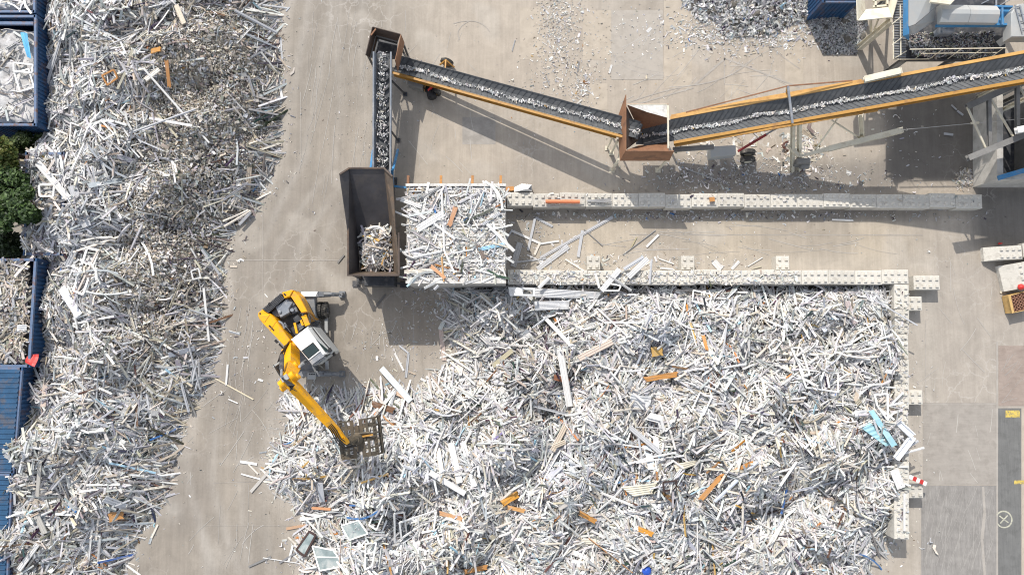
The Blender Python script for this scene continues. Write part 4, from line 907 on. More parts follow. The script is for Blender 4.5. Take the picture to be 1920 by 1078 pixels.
# cab
ZC=4.5
rf=[E(407,628,ZC),E(562,500,ZC),E(640,502,ZC-.12),E(838,742,ZC-.12),E(755,790,ZC),E(612,884,ZC)]
roof=[E(407,628,ZC),E(568,502,ZC),E(758,772,ZC),E(618,884,ZC)]
low=lambda p,z,k,c_: Vector((c_.x+(p.x-c_.x)*k,c_.y+(p.y-c_.y)*k,z))
cc_=sum(roof,Vector())/4
mb=MB(); mb.prism([low(p,4.25,1.0,cc_) for p in roof],2.55,shrink=.97); mb.build("cab_glazing",'glass',ex)
cabm=MB(); cabm.prism([low(p,2.9,1.02,cc_) for p in roof],2.3,bev=.05); 
for p in roof: cabm.beam(low(p,2.8,.99,cc_),low(p,4.3,.99,cc_),.11,.11)
cabm.build("cab_body",'cover',ex)
mb=MB(); mb.prism(roof,4.24,bev=.07); o_=mb.build("cab_roof",'white',ex)
mb=MB(); mb.prism([E(572,508,4.35),E(640,505,4.1),E(835,745,4.1),E(812,775,4.1),E(752,760,4.35)],2.6,bev=.04,shrink=1.0); mb.build("cab_side",'cover',ex)
mb=MB(); mb.plate([E(583,535,4.40),E(628,545,4.2),E(672,600,4.2),E(690,655,4.25),E(640,605,4.38)],.03); mb.plate([E(650,618,4.38),E(694,662,4.26),E(790,745,4.2),E(752,745,4.38)],.03); mb.build("side_window",'glass',ex)
mb=MB(); mb.tube([E(625,510,4.22),E(700,610,4.22),E(812,735,4.2)],.035,6); mb.box(E(800,735,4.15),(.22,.22,.16),R(-50)); mb.build("door_rail",'black',ex)
mb=MB(); mb.plate([E(512,742,ZC+.03),E(630,655,ZC+.03),E(702,742,ZC+.03),E(590,832,ZC+.03)],.03); mb.build("roof_window_frame",'black',ex)
mb=MB(); mb.plate([E(524,744,ZC+.036),E(628,667,ZC+.036),E(690,741,ZC+.036),E(592,818,ZC+.036)],.01); mb.build("roof_window",'glass',ex)
mb=MB(); mb.plate([E(588,838,ZC+.02),E(704,748,ZC+.02),E(744,798,ZC+.02),E(622,880,ZC+.02)],.02); mb.plate([E(618,886,4.4),E(752,798,4.4),E(768,806,3.7),E(650,884,3.7)],.03); mb.build("windscreen",'steel',ex)
mb=MB(); mb.beam(E(585,834,ZC+.05),E(700,744,ZC+.05),.06,.05); mb.build("wiper_bar",'white',ex)
mb=MB(); mb.tube([E(750,770,3.9),E(850,775,3.7)],.025,6); mb.box(E(840,770,3.7),(.12,.3,.3),R(20)); mb.build("mirror",'black',ex)
# boom and arm
piv=E(405,715,2.5); elb=P(539,712,8.6); tip=P(652,829,6.1)
mb=MB(); sdir=Vector((-.77,-.63,0))
mid=lerp(piv,elb,.5)+Vector((.25,-.3,.2)); pz=E(420,700,2.3)
mb.beam(pz,mid,.5,.75,0,w2=.52,h2=.8); mb.beam(mid,elb,.52,.8,0,w2=.5,h2=.6)
mb.lathe(elb-sdir*.5,sdir,[(0,.16),(.02,.25),(.98,.25),(1.0,.16)],20); mb.lathe(piv-sdir*.5,sdir,[(0,.28),(1.0,.28)],18); mb.lathe(mid-sdir*.4,sdir,[(0,.22),(.8,.22)],18)
mb.build("boom",'yellow',ex)
mb=MB(); m1=lerp(elb,tip,.12); m2=lerp(elb,tip,.80); mb.beam(elb-(tip-elb).normalized()*.35,m1,.42,.4,0,w2=.52,h2=.62); mb.beam(m1,m2,.52,.62,0,w2=.36,h2=.42)
hook=lerp(m2,tip,.5)+Vector((.02,-.05,.08)); mb.beam(m2,hook,.36,.42,0,w2=.3,h2=.36); mb.beam(hook,tip,.3,.36,0,w2=.2,h2=.26)
mb.lathe(elb+Vector((.1,-.15,-.2))-sdir*.62,sdir,[(0,.11),(.02,.17),(1.24,.17),(1.26,.11)],16)
mb.build("arm",'yellow',ex)
for sg in (-1,1):
    mb=MB(); p0=E(545,800,2.4)-sdir*.35*sg*1.0; p0=lerp(piv,P(560,700,2.2),.5)+sdir*.5*sg+Vector((.3,-.35,0)); p1=lerp(pz,elb,.62)+sdir*.42*sg+Vector((.25,-.3,0)); m_=lerp(p0,p1,.55); mb.tube([p0,m_],.13,12,0); mb.tube([m_,p1],.075,12,1); mb.build("boom_cylinder",['steel','cover'],ex)
mb=MB(); p0=lerp(pz,elb,.55)+Vector((-.35,.45,.35)); p1=elb+Vector((-.15,.2,.55)); mb.tube([p0,lerp(p0,p1,.7)],.13,12,0); mb.tube([lerp(p0,p1,.7),p1],.07,12,1); mb.build("arm_cylinder",['dsteel','steel'],ex)
mb=MB()
for i in range(9):
    o_=sdir*(.16+.07*i-.05); q0=E(395,650,2.9)+o_*.6; q1=P(517+i*1.2,690+i*1.5,5.2); q2=P(513+i*2,684+i*3,7.0); q3=P(524+i*1.7,703+i*1.2,8.9); q4=P(540+i*1.5,722,9.2)
    mb.tube([q0,lerp(q0,q1,.5)+Vector((rnd.uniform(-.15,.15),.1,.1)),q1,q2,q3,q4,lerp(elb,tip,.12)+Vector((0,0,.38))+o_*.3],.036,6)
for i in range(4):
    o_=sdir*(.1*i-.15); mb.tube([m2-(tip-elb)*.1+o_*.8+Vector((0,0,.24)),m2+o_+Vector((-.05,0,.32)),hook+o_+Vector((-.12,-.1,.32)),tip+o_*1.3+Vector((-.1,-.25,-.05)),P(668,836,5.2)],.03,6)
mb.tube([P(544,727,9.1),P(556,733,8.95),P(549,730,9.0),P(540,722,9.1)],.02,5)
mb.build("hydraulic_hose",'black',ex)
mb=MB(); mb.beam(P(513,687,7.3),P(528,677,6.6),.1,.06); mb.beam(P(528,712,8.95),P(540,705,8.95),.3,.12); mb.build("hose_clamp",'cover',ex)
# open clamshell grab
gt=P(668,824,5.3); 
mb=MB(); mb.tube([tip,tip+Vector((.1,-.05,-.35)),gt],.13,10); mb.lathe(gt-Vector((0,0,.55)),(0,0,1),[(0,.34),(.35,.34),(.5,.22),(.62,.2)],16); mb.build("rotator",'grab',ex)
ga=R(8); gx=Vector((math.cos(ga),math.sin(ga),0)); gy=Vector((-gx.y,gx.x,0))
gc=gt-Vector((0,0,.5))
mb=MB(); mb.beam(gc-gy*.75,gc+gy*.75,.24,.28); mb.beam(gc-gx*.5+Vector((0,0,.06)),gc+gx*.5+Vector((0,0,.06)),.3,.2); 
mb.tube([gc-gx*.1+gy*.3+Vector((0,0,.2)),gc+gx*.75+gy*.25+Vector((0,0,.1))],.08,10); mb.build("grab_frame",'grab',ex)
mb=MB(); mb.beam(gc+gx*.12+gy*.1+Vector((0,0,.22)),gc+gx*.95+gy*.12+Vector((0,0,.22)),.10,.08); mb.build("grab_cylinder",'dorange',ex)
for sg in (-1,1):
    mb=MB(); prof=[(.18,.05),(.62,.08),(1.02,-.12),(1.22,-.55),(1.18,-1.0)]
    pr=[gc+gx*sg*x+Vector((0,0,z)) for x,z in prof]
    for y in (-1.08,-.62,-.18,.18,.62,1.08):
        for u,v_ in zip(pr[:-1],pr[1:]): mb.beam(u+gy*y,v_+gy*y,.09,.10)
    for k,(x,z) in enumerate(prof):
        if k: mb.beam(pr[k]-gy*1.12,pr[k]+gy*1.12,.15 if k!=2 else .22,.09)
    mb.beam(lerp(pr[0],pr[1],.2)-gy*1.12,lerp(pr[0],pr[1],.2)+gy*1.12,.2,.1)
    for j in range(11): y=-1.05+.21*j; mb.box(pr[2]+gy*y+Vector((0,0,.06)),(.1,.09,.08),ga)
    for y0,y1_ in ((-1.08,-.62),(-.18,.18),(.62,1.08)):
        for k in (0,1): mb.plate([pr[k]+gy*y0+Vector((0,0,.02)),pr[k+1]+gy*y0+Vector((0,0,.02)),lerp(pr[k+1],pr[k],.0)+gy*(y0+.20)+Vector((0,0,.02)),pr[k]+gy*(y0+.20)+Vector((0,0,.02))],.03)
    mb.plate([pr[0]-gy*.2,pr[1]-gy*.2,pr[1]+gy*.2,pr[0]+gy*.2],.04)
    u=[pr[3]-gy*1.1,pr[3]+gy*1.1,pr[4]+gy*1.1,pr[4]-gy*1.1]; mb.plate(u,.03)
    mb.build("grab_shell",'grab',ex)
# ---------------------------------------------------------------- scrap pieces
def section(sec,nseg=1,yoff=None,zoff=None):
    n=len(sec); xs=np.linspace(-.5,.5,nseg+1); V=[]
    for i,x in enumerate(xs):
        dy=0 if yoff is None else yoff[i]; dz=0 if zoff is None else zoff[i]
        V+=[(x,y+dy,z+dz) for y,z in sec]
    F=[(i*n+j,i*n+(j+1)%n,(i+1)*n+(j+1)%n,(i+1)*n+j) for i in range(nseg) for j in range(n)]
    F+=[tuple(range(n-1,-1,-1)),tuple(range(nseg*n,(nseg+1)*n))]
    return np.array(V,float),[tuple(reversed(f)) for f in F]
SEC_B=[(-.5,-.5),(.5,-.5),(.5,.5),(-.5,.5)]
SEC_U=[(-.5,.5),(-.5,-.5),(.5,-.5),(.5,.5),(.34,.5),(.34,-.15),(-.34,-.15),(-.34,.5)]
SEC_T=[(-.5,-.5),(.5,-.5),(.5,-.05),(.18,-.05),(.18,.5),(-.18,.5),(-.18,-.05),(-.5,-.05)]
SEC_L=[(-.5,-.5),(.5,-.5),(.5,-.15),(-.25,-.15),(-.25,.5),(-.5,.5)]
SEC_R=[(-.5,-.5),(.5,-.5),(.5,.2),(.36,.5),(.3,.1),(.12,.1),(.06,.5),(-.06,.5),(-.12,.1),(-.3,.1),(-.36,.5),(-.5,.2)]
TPL=[section(SEC_B),section(SEC_U),section(SEC_T),section(SEC_L),section(SEC_R),section(SEC_B,2,[0,.0,1.6],[0,.3,0]),section(SEC_T,2,[0,.7,0],[0,.6,0]),section(SEC_B,4,[0,1.6,2.2,1.6,0],[0,.4,.6,.4,0])]
# a corner of a sawn window frame: two arms in one mesh
def corner():
    b,f=section(SEC_B); V=[];F=[]
    for k in (0,1):
        v=b*np.array([1,.12,1.]); 
        if k: v=np.stack([v[:,1]*8.3*.12*1.0/1.0-.44,v[:,0]*.8+.46,v[:,2]*.9],1)
        F+=[tuple(i+len(V) for i in q) for q in f]; V+=v.tolist()
    return np.array(V),F
PAL=dict(white=(.665,.657,.64),lgrey=(.45,.458,.475),cream=(.66,.61,.53),grey=(.34,.345,.355),beige=(.47,.405,.32),dark=(.045,.045,.05),brown=(.15,.075,.04),orange=(.50,.21,.05),lblue=(.36,.55,.64),blue=(.05,.17,.42),ochre=(.55,.34,.10),dirty=(.31,.28,.235))
PN=list(PAL); PA=np.array([PAL[k] for k in PN])
def colours(n,wt):
    p=np.array([wt.get(k,0) for k in PN],float); p/=p.sum(); c=PA[rng.choice(len(PN),n,p=p)]
    return np.clip(c*np.clip(rng.normal(.93,.13,(n,1)),.5,1.12)+rng.normal(0,.012,(n,3)),.01,.86)
W_R=dict(white=50,lgrey=18,cream=13,grey=8,beige=6,dark=2.2,brown=.8,orange=.45,lblue=.7,blue=.08,ochre=.4)
W_L=dict(white=27,lgrey=20,cream=13,grey=15,beige=14,dark=4,brown=1.4,orange=.3,lblue=.4,blue=.1,dirty=14)
W_F=dict(white=11,lgrey=12,cream=17,grey=11,beige=28,dark=1.5,dirty=28)
W_SH=dict(white=38,lgrey=22,grey=18,dark=8,dirty=6,cream=4,blue=.7,lblue=.7)
def normals(H,x,y,e=.35):
    gx=(H(x+e,y)-H(x-e,y))/(2*e); gy=(H(x,y+e)-H(x,y-e))/(2*e); return gx,gy
def scatter(mb,H,x,y,length,width,thick,wt,zoff,tilt,align=.55,seed=1,mi=0,tpl=None,region=None):
    n=len(x); z=H(x,y); gx,gy=normals(H,x,y)
    N1,N2=SN(seed,2.6),SN(seed+1,7.0)
    base=N1(x,y)*1.1+N2(x,y)*1.6; yaw=np.where(rng.random(n)<align,base+rng.normal(0,.35,n),rng.uniform(0,np.pi,n))
    yaw=yaw+np.pi*(rng.random(n)<.5)
    cx,sx=np.cos(yaw),np.sin(yaw); sl=np.clip(gx*cx+gy*sx,-1.2,1.2); pit=-np.arctan(sl)+rng.normal(0,1,n)*tilt*np.clip(.9/np.maximum(length,.3),.25,1.2)
    rol=np.arctan(np.clip(-gx*sx+gy*cx,-1,1))+rng.normal(0,.35,n)
    Rm=rotm(yaw,pit,rol); T=np.stack([x,y,z+zoff],1)
    half=np.abs(np.sin(pit))*length/2; T[:,2]=np.maximum(T[:,2],half*.7+.02) 
    S=np.stack([length,width,thick],1); C=colours(n,wt)
    if region is not None:
        dk,bl,wl=region(x,y); sw2=rng.random(n)<wl; C[sw2]=colours(int(sw2.sum()),dict(white=60,lgrey=28,cream=8)); swap=rng.random(n)<dk; C[swap]=colours(int(swap.sum()),dict(grey=30,dark=34,lgrey=14,dirty=22,brown=4)); C=np.clip(C*(1+bl[:,None]*np.array([.02,.05,.10])),0,.86)
    kind=rng.choice(len(TPL),n,p=tpl if tpl is not None else [.27,.15,.13,.10,.11,.08,.08,.08])
    for k,(tv,tf) in enumerate(TPL):
        m=kind==k; mb.inst(tv,tf,Rm[m],T[m],S[m],C[m],mi)
def sample(n,poly,clip=None,pad=0.0):
    x0,y0=poly.min(0); x1,y1_=poly.max(0); X=[];Y=[]; got=0
    x0,x1=max(x0,-39),min(x1,39); y0,y1_=max(y0,-22),min(y1_,29)
    while got<n:
        x=rng.uniform(x0,x1,n*2); y=rng.uniform(y0,y1_,n*2); d=sdist(x,y,poly); m=d>pad
        if clip is not None: m&=sdist(x,y,clip)>0.03
        X.append(x[m]); Y.append(y[m]); got+=m.sum()
    return np.concatenate(X)[:n],np.concatenate(Y)[:n]
def heap_mesh(mb,H,poly,clip,step=.3,drop=.22,fine=None):
    x0,y0=np.maximum(poly.min(0),(-40,-24)); x1,y1_=np.minimum(poly.max(0),(40,31)); nx=int((x1-x0)/step)+2; ny=int((y1_-y0)/step)+2
    X,Y=np.meshgrid(np.linspace(x0,x1,nx),np.linspace(y0,y1_,ny)); fn=0*X if fine is None else fine(X,Y); Z=H(X,Y)-drop*(1-.7*fn)+.09*nE(X,Y)
    ok=(sdist(X,Y,poly)>-.3)&(sdist(X,Y,clip)>-.45)
    i=np.arange(nx*ny).reshape(ny,nx); f=np.stack([i[:-1,:-1],i[:-1,1:],i[1:,1:],i[1:,:-1]],-1).reshape(-1,4)
    o=ok.reshape(-1); f=f[o[f].all(1)]
    fv=np.clip(fn.reshape(-1)[f].mean(1)+.12*nE(X,Y).reshape(-1)[f].mean(1),0,1)[:,None]; cl=np.array([.085,.08,.073])*(1-fv)+np.array([.34,.305,.25])*fv
    mb.v.append(np.stack([X,Y,Z],-1).reshape(-1,3)); mb.li.append(f.ravel()+mb.nv); mb.nv+=nx*ny; mb.lt.append(np.full(len(f),4)); mb.mi.append(np.ones(len(f),int)); mb.col.append(cl); mb.hascol=True
LN=lambda n,med,s,lo,hi: np.clip(np.exp(rng.normal(math.log(med),s,n)),lo,hi)

def regR(x,y):
    px,py=to_px(x,y,0*x+2.2); g=lambda a,b,u,v: np.exp(-((px-a)/u)**2-((py-b)/v)**2)
    dk=.85*g(1262,862,48,26)+.6*g(985,678,60,28)+.4*g(900,800,120,26)+.55*g(1455,765,42,30)+.5*g(1370,960,50,28)+.45*g(1010,610,60,20)+.35*g(700,985,80,40)+.4*g(1300,1050,70,22)+.3*g(1560,880,80,40)
    bl=g(1060,870,110,40)+g(1290,985,90,45)+g(1250,640,60,45)+.8*g(800,860,90,50)+.6*g(700,1020,110,50)
    return np.clip(dk,0,.9),np.clip(bl,0,1),np.clip(.6*bl,0,.6)
def finR(x,y):
    px,py=to_px(x,y,0*x+2.2); g=lambda a,b,u,v: np.exp(-((px-a)/u)**2-((py-b)/v)**2)
    return np.clip(1.0*g(1640,672,34,40)+.9*g(1430,590,75,38)+.7*g(1275,965,55,40)+.7*g(1060,865,80,30)+.6*g(1250,615,70,30)+.6*g(740,870,50,40)+.5*g(960,620,90,30),0,1)
# main heap inside the walls
mb=MB(); heap_mesh(mb,H_right,PR,PRC,drop=.5)
n=52000; x,y=sample(n,PR,PRC,-.05); keep=rng.random(n)>.97*finR(x,y); x,y=x[keep],y[keep]; n=len(x); d=sdist(x,y,PR); L_=LN(n,1.12,.52,.28,3.3)
scatter(mb,H_right,x,y,L_,np.clip(L_*.05*rng.uniform(.5,1.7,n),.025,.12),LN(n,.045,.35,.02,.09),W_R,(rng.beta(1.6,1.3,n)*.58-.42)*np.clip(d/1.2,.12,1),.20,.78,41,region=regR)
n=1300; x,y=sample(n,PR,PRC,.3); L_=LN(n,.9,.4,.3,2.0)
scatter(mb,H_right,x,y,L_,rng.uniform(.16,.34,n),LN(n,.05,.3,.02,.08),dict(white=46,lgrey=26,cream=14,beige=9,grey=5),rng.uniform(-.15,.16,n),.2,.6,45,tpl=[.4,.05,.1,.1,.35,0,0,0],region=regR)
n=44000; x,y=sample(n,PR,PRC,-.25); keep=rng.random(n)<.16+.84*finR(x,y); x,y=x[keep],y[keep]; n=len(x); L_=LN(n,.20,.45,.08,.5); d=sdist(x,y,PR)
scatter(mb,H_right,x,y,L_,L_*rng.uniform(.15,.5,n),LN(n,.035,.4,.012,.07),W_R,(rng.uniform(-.25,.10,n)+.08*finR(x,y))*np.clip(d/1.0,.15,1),.45,.2,43,region=regR)
heapR=tag(mb.build("scrap_heap",['scrap','dirt']),"great bright heap of white plastic window scrap held inside the concrete block walls","scrap heap",kind="stuff")
# long left heap, dirtier, with fine shredded patches on its road side
def fineness(x,y):
    px,py=to_px(x,y,0*x+1.5)
    f=np.exp(-((px-390)/105)**2-((py-200)/165)**2)+.8*np.exp(-((px-290)/105)**2-((py-470)/140)**2)+.65*np.exp(-((px-220)/95)**2-((py-610)/95)**2)+.45*np.exp(-((px-430)/60)**2-((py-60)/80)**2)
    return np.clip(f*1.55+.16*nB(x,y),0,1)
def regL(x,y):
    px,py=to_px(x,y,0*x+2.2); g=lambda a,b,u,v: np.exp(-((px-a)/u)**2-((py-b)/v)**2)
    dk=.5*g(430,180,50,60)+.6*g(400,300,70,30)+.55*g(330,430,80,50)+.5*g(330,560,60,40)+.4*g(150,150,60,40)+.35*g(240,800,120,50)+.35*g(220,930,100,60)
    wl=.7*g(140,330,85,230)+.45*g(140,820,90,150)+.5*g(130,60,70,80)+.4*g(380,690,40,60)
    return np.clip(.6*dk+.06-.5*wl,0,.8),.4*wl,np.clip(wl,0,.7)
mb=MB(); heap_mesh(mb,H_left,PL,PLC,drop=.45,fine=lambda x,y:np.clip(fineness(x,y)-.5*np.maximum(nD(x,y),0),0,1))
n=48000; x,y=sample(n,PL,PLC,-.05); keep=rng.random(n)>.99*fineness(x,y); x,y=x[keep],y[keep]; n=len(x); d=sdist(x,y,PL); L_=LN(n,1.02,.52,.25,2.8)
scatter(mb,H_left,x,y,L_,np.clip(L_*.052*rng.uniform(.5,1.7,n),.025,.13),LN(n,.045,.35,.02,.09),W_L,(rng.beta(1.6,1.3,n)*.62-.46)*np.clip(d/1.2,.12,1),.24,.66,51,region=regL)
n=1300; x,y=sample(n,PL,PLC,.3); keep=rng.random(n)>1.3*fineness(x,y); x,y=x[keep],y[keep]; n=len(x); L_=LN(n,.9,.4,.3,2.0)
scatter(mb,H_left,x,y,L_,rng.uniform(.16,.36,n),LN(n,.05,.3,.02,.08),dict(white=32,lgrey=34,cream=12,beige=14,grey=12),rng.uniform(-.15,.14,n),.2,.6,55,tpl=[.4,.05,.1,.1,.35,0,0,0],region=regL)
n=5000; x,y=sample(n,PL,PLC,.2); px_,py_=to_px(x,y,0*x+2.2); keep=rng.random(n)<np.exp(-((px_-145)/85)**2)*(py_<720)+.35*(py_>720); x,y=x[keep],y[keep]; n=len(x); L_=LN(n,1.5,.4,.6,3.2)
scatter(mb,H_left,x,y,L_,np.clip(L_*.05*rng.uniform(.6,1.7,n),.04,.13),LN(n,.05,.3,.02,.09),dict(white=55,lgrey=30,cream=9,grey=6),rng.uniform(-.05,.2,n),.22,.6,57)
n=105000; x,y=sample(n,PL,PLC,-.25); keep=rng.random(n)<.10+.85*fineness(x,y); x,y=x[keep],y[keep]; n=len(x); L_=LN(n,.14,.5,.05,.6); d=sdist(x,y,PL)
scatter(mb,H_left,x,y,L_,L_*rng.uniform(.15,.5,n),LN(n,.028,.4,.01,.06),W_F,(rng.uniform(-.20,.05,n)+.06*fineness(x,y))*np.clip(d/1.0,.15,1),.45,.3,53,tpl=[.75,.05,.05,.1,.05,0,0,0],region=regL)
heapL=tag(mb.build("scrap_heap",['scrap','dirt']),"long greyer heap of mixed plastic scrap between the blue containers and the haul road","scrap heap",kind="stuff")
# shredded flakes by the blue container at the top, two tones
SHP=poly_px([(1268,-60),(1284,2),(1300,16),(1318,34),(1336,30),(1352,40),(1362,62),(1384,70),(1398,60),(1424,68),(1452,52),(1470,44),(1490,38),(1513,34),(1530,-60)]); SHD=poly_px([(1505,30),(1514,37),(1545,100),(1602,103),(1626,40),(1610,0),(1560,-20)])
def Hsh(x,y): d=sdist(x,y,SHP); return np.where(d>0,1.1*(1-np.exp(-np.maximum(d,0)/2.2))+.06*nB(x,y)*smooth(d),0)
def Hsd(x,y): d=sdist(x,y,SHD); return np.where(d>0,.5*(1-np.exp(-np.maximum(d,0)/1.0)),0)
mb=MB(); heap_mesh(mb,Hsh,SHP,SHP,.2,.05); n=6500; x,y=sample(n,SHP,None,-.3); L_=LN(n,.20,.4,.08,.5); scatter(mb,Hsh,x,y,L_,L_*rng.uniform(.15,.5,n),LN(n,.03,.4,.012,.06),W_SH,rng.uniform(-.03,.08,n),.45,.1,61)
tag(mb.build("shredded_heap",['scrap','dirt']),"low heap of white and grey shreds at the top edge left of the blue container","shredded heap",kind="stuff")
mb=MB(); heap_mesh(mb,Hsd,SHD,SHD,.2,.05); n=6500; x,y=sample(n,SHD,None,-.1); L_=LN(n,.11,.35,.05,.25); scatter(mb,Hsd,x,y,L_,L_*rng.uniform(.25,.6,n),LN(n,.025,.4,.012,.05),dict(grey=30,lgrey=34,dark=9,white=24,dirty=4),rng.uniform(-.03,.06,n),.45,.1,63)
tag(mb.build("shredded_heap",['scrap','dirt']),"dark grey heap of fine shreds in front of the blue container at the top","shredded heap",kind="stuff")
# shreds lying on the plant deck, coloured dark for the hood's shade
DK=np.array([[P(a_,b_,5.8).x,P(a_,b_,5.8).y] for a_,b_ in rect(1701,62,1862,111)]); mb=MB(); n=3500; x,y=sample(n,DK,None,.05); L_=LN(n,.12,.35,.05,.25)
scatter(mb,lambda x,y:0*x+5.83+.12*np.maximum(0,nB(x,y)),x,y,L_,L_*.4,LN(n,.03,.3,.012,.05),dict(grey=30,lgrey=3,dark=45,dirty=22),rng.uniform(0,.06,n),.4,.1,65)
tag(mb.build("spilled_shreds",['scrap','dirt']),"dark shreds spilled over the plant deck under the hood","shreds",kind="stuff")
# scrap on the bunker deck
BD=np.array([[P(a_,b_,ZB).x,P(a_,b_,ZB).y] for a_,b_ in rect(765,352,946,527)]); mb=MB()
Hb=lambda x,y:0*x+ZB+.12
n=2800; x,y=sample(n,BD,None,.02); L_=LN(n,.16,.5,.06,.45); scatter(mb,Hb,x,y,L_,L_*rng.uniform(.15,.5,n),LN(n,.03,.4,.012,.06),W_R,rng.uniform(-.06,.08,n),.3,.1,71)
n=360; x,y=sample(n,BD,None,-.12); L_=LN(n,.75,.5,.25,2.2); scatter(mb,Hb,x,y,L_,np.clip(L_*.09,.05,.15),LN(n,.045,.3,.02,.08),W_R,rng.uniform(.0,.14,n),.10,.3,73)
tag(mb.build("deck_scrap",['scrap','dirt']),"white scrap scattered across the ribbed bunker deck","scrap",kind="stuff")
# scrap in the shredder box
SB=np.array([[P(a_,b_,3.0).x,P(a_,b_,3.0).y] for a_,b_ in [(676,425),(732,422),(737,505),(678,505)]])
def Hs(x,y): d=sdist(x,y,SB); return 2.75+.55*np.minimum(np.maximum(d,0)/1.0,1)
mb=MB(); heap_mesh(mb,Hs,SB,SB,.2,.1); n=420; x,y=sample(n,SB,None,.08); L_=LN(n,.6,.45,.2,1.3); scatter(mb,Hs,x,y,L_,np.clip(L_*.11,.05,.15),LN(n,.05,.3,.02,.08),dict(white=30,lgrey=22,cream=22,grey=12,beige=9,dark=3,ochre=2),rng.uniform(-.1,.25,n),.3,.1,75)
tag(mb.build("feed_scrap",['scrap','dirt']),"pale strips heaped in the open box of the dark shredder","scrap",kind="stuff")
# loads of the containers
for r_,z_,seed,n,wt,lb in ((rect(54,296,112,470),2.05,81,900,W_L,"mixed scrap filling the narrow half buried container"),(rect(-60,492,52,681),2.3,83,1700,W_F,"grey scrap filling the dark blue container below the trees"),(rect(-40,54,60,229),2.2,85,160,W_L,"loose strips on the dust in the upper left container"),(rect(6,-40,60,18),2.3,87,90,W_R,"white scrap in the top left corner container")):
    q=poly_px(r_,z_); mb=MB(); Hc=lambda x,y,z_=z_:0*x+z_+.08*nB(x,y)
    if n>500: heap_mesh(mb,Hc,q,q,.3,.15)
    x,y=sample(n,q,None,.08); L_=LN(n,.5,.6,.12,1.9); scatter(mb,Hc,x,y,L_,np.clip(L_*.11,.04,.16),LN(n,.045,.3,.02,.08),wt,rng.uniform(-.05,.12,n),.22,.2,seed)
    tag(mb.build("container_load",['scrap','dirt']),lb,"scrap",kind="stuff")
# loose debris on the yard
mb=MB(); flat=lambda x,y:0*x+.02
def debris(cx,cy,sx_,sy_,n,med=.10,wt=W_R,lo=.04,hi=.5,rot=0):
    u=rng.normal(0,1,n)*sx_; v=rng.normal(0,1,n)*sy_; px=cx+u*math.cos(rot)-v*math.sin(rot); py=cy+u*math.sin(rot)+v*math.cos(rot)
    p=np.array([tuple(P(a_,b_,0))[:2] for a_,b_ in zip(px,py)]); L_=LN(n,med,.5,lo,hi)
    scatter(mb,flat,p[:,0],p[:,1],L_,L_*rng.uniform(.15,.5,n),LN(n,.02,.4,.008,.04),wt,0,.05,.0,91)
debris(1048,40,22,40,1000,.085); debris(1058,140,40,30,420,.085); debris(1092,170,10,20,120,.12); debris(1140,60,60,60,260,.07); debris(1380,85,60,18,160,.10)
debris(1400,66,95,18,900,.12,W_SH); debris(1450,50,50,20,500,.14,W_SH); debris(1330,40,40,18,300,.12,W_SH); debris(1380,330,110,22,1200,.10,W_SH); debris(1500,285,18,18,420,.24,dict(cream=6,white=6,beige=4,grey=3,brown=1),.05,1.0); debris(1370,260,60,20,120,.3,dict(cream=5,white=2,beige=3),.1,.9); debris(1330,404,220,6,900,.09,W_SH); debris(1812,335,9,8,300,.15,W_F); debris(1700,270,50,40,60,.1)
debris(820,560,30,30,350,.1); debris(1000,470,45,45,300,.11); debris(1180,495,120,10,260,.12); debris(740,650,40,30,200,.08); debris(1560,345,100,14,160,.08,W_SH); debris(770,125,10,8,160,.08); debris(695,240,60,80,160,.06)
debris(500,660,40,50,120,.08); debris(560,745,18,12,160,.15); debris(530,850,18,30,160,.12); debris(1720,800,20,140,90,.07); debris(1150,150,300,120,260,.06); debris(1450,450,180,40,120,.07); debris(600,300,120,220,160,.05); debris(450,850,60,150,160,.05); debris(1640,1035,30,20,120,.1); debris(960,380,8,8,30,.15)
for poly,k in ((PR,6500),(PL,6000)):                      # fringe round both heaps
    e=[]; 
    for i in range(len(poly)):
        a_,b_=poly[i],poly[(i+1)%len(poly)]; m_=max(1,int(np.hypot(*(b_-a_))*90)); t=rng.random(m_)[:,None]; e.append(a_+(b_-a_)*t)
    e=np.concatenate(e); e=e[rng.permutation(len(e))[:k]]+rng.normal(0,1,(min(k,len(e)),2))*np.where(rng.random((min(k,len(e)),1))<.6,.3,.9); pxx,pyy=to_px(e[:,0],e[:,1],0*e[:,0])
    m=(sdist(e[:,0],e[:,1],poly)<.1)&~((pxx>1660)&(pyy<1010))&~((pxx>850)&(pyy<545))&(pyy<1120)&(pxx>150); e=e[m]; n=len(e); L_=LN(n,.10,.75,.03,.8)
    scatter(mb,flat,e[:,0],e[:,1],L_,L_*rng.uniform(.1,.4,n),LN(n,.025,.4,.01,.05),W_R if poly is PR else W_L,0,.06,.0,93)
tag(mb.build("loose_debris",['scrap','dirt']),"small white chips and crumbs strewn over the concrete yard","debris",kind="stuff")
# chips lying on the wall tops
mb=MB()
for (a_,b_,n) in (((952,508),(1500,532),700),((1679,545),(1702,1000),260),((952,364),(1840,386),60)):
    p=np.array([tuple(P(rng.uniform(a_[0],b_[0]),rng.uniform(a_[1],b_[1]),1.74 if b_[1]>400 else .87))[:2] for _ in range(n)]); z_=1.76 if b_[1]>400 else .89; L_=LN(n,.16,.5,.05,.5)
    scatter(mb,lambda x,y:0*x+z_,p[:,0],p[:,1],L_,L_*rng.uniform(.12,.4,n),LN(n,.025,.3,.01,.05),W_R,rng.uniform(0,.03,n),.12,.0,95)
tag(mb.build("wall_debris",['scrap','dirt']),"small broken strips lying along the studded wall tops","debris",kind="stuff")
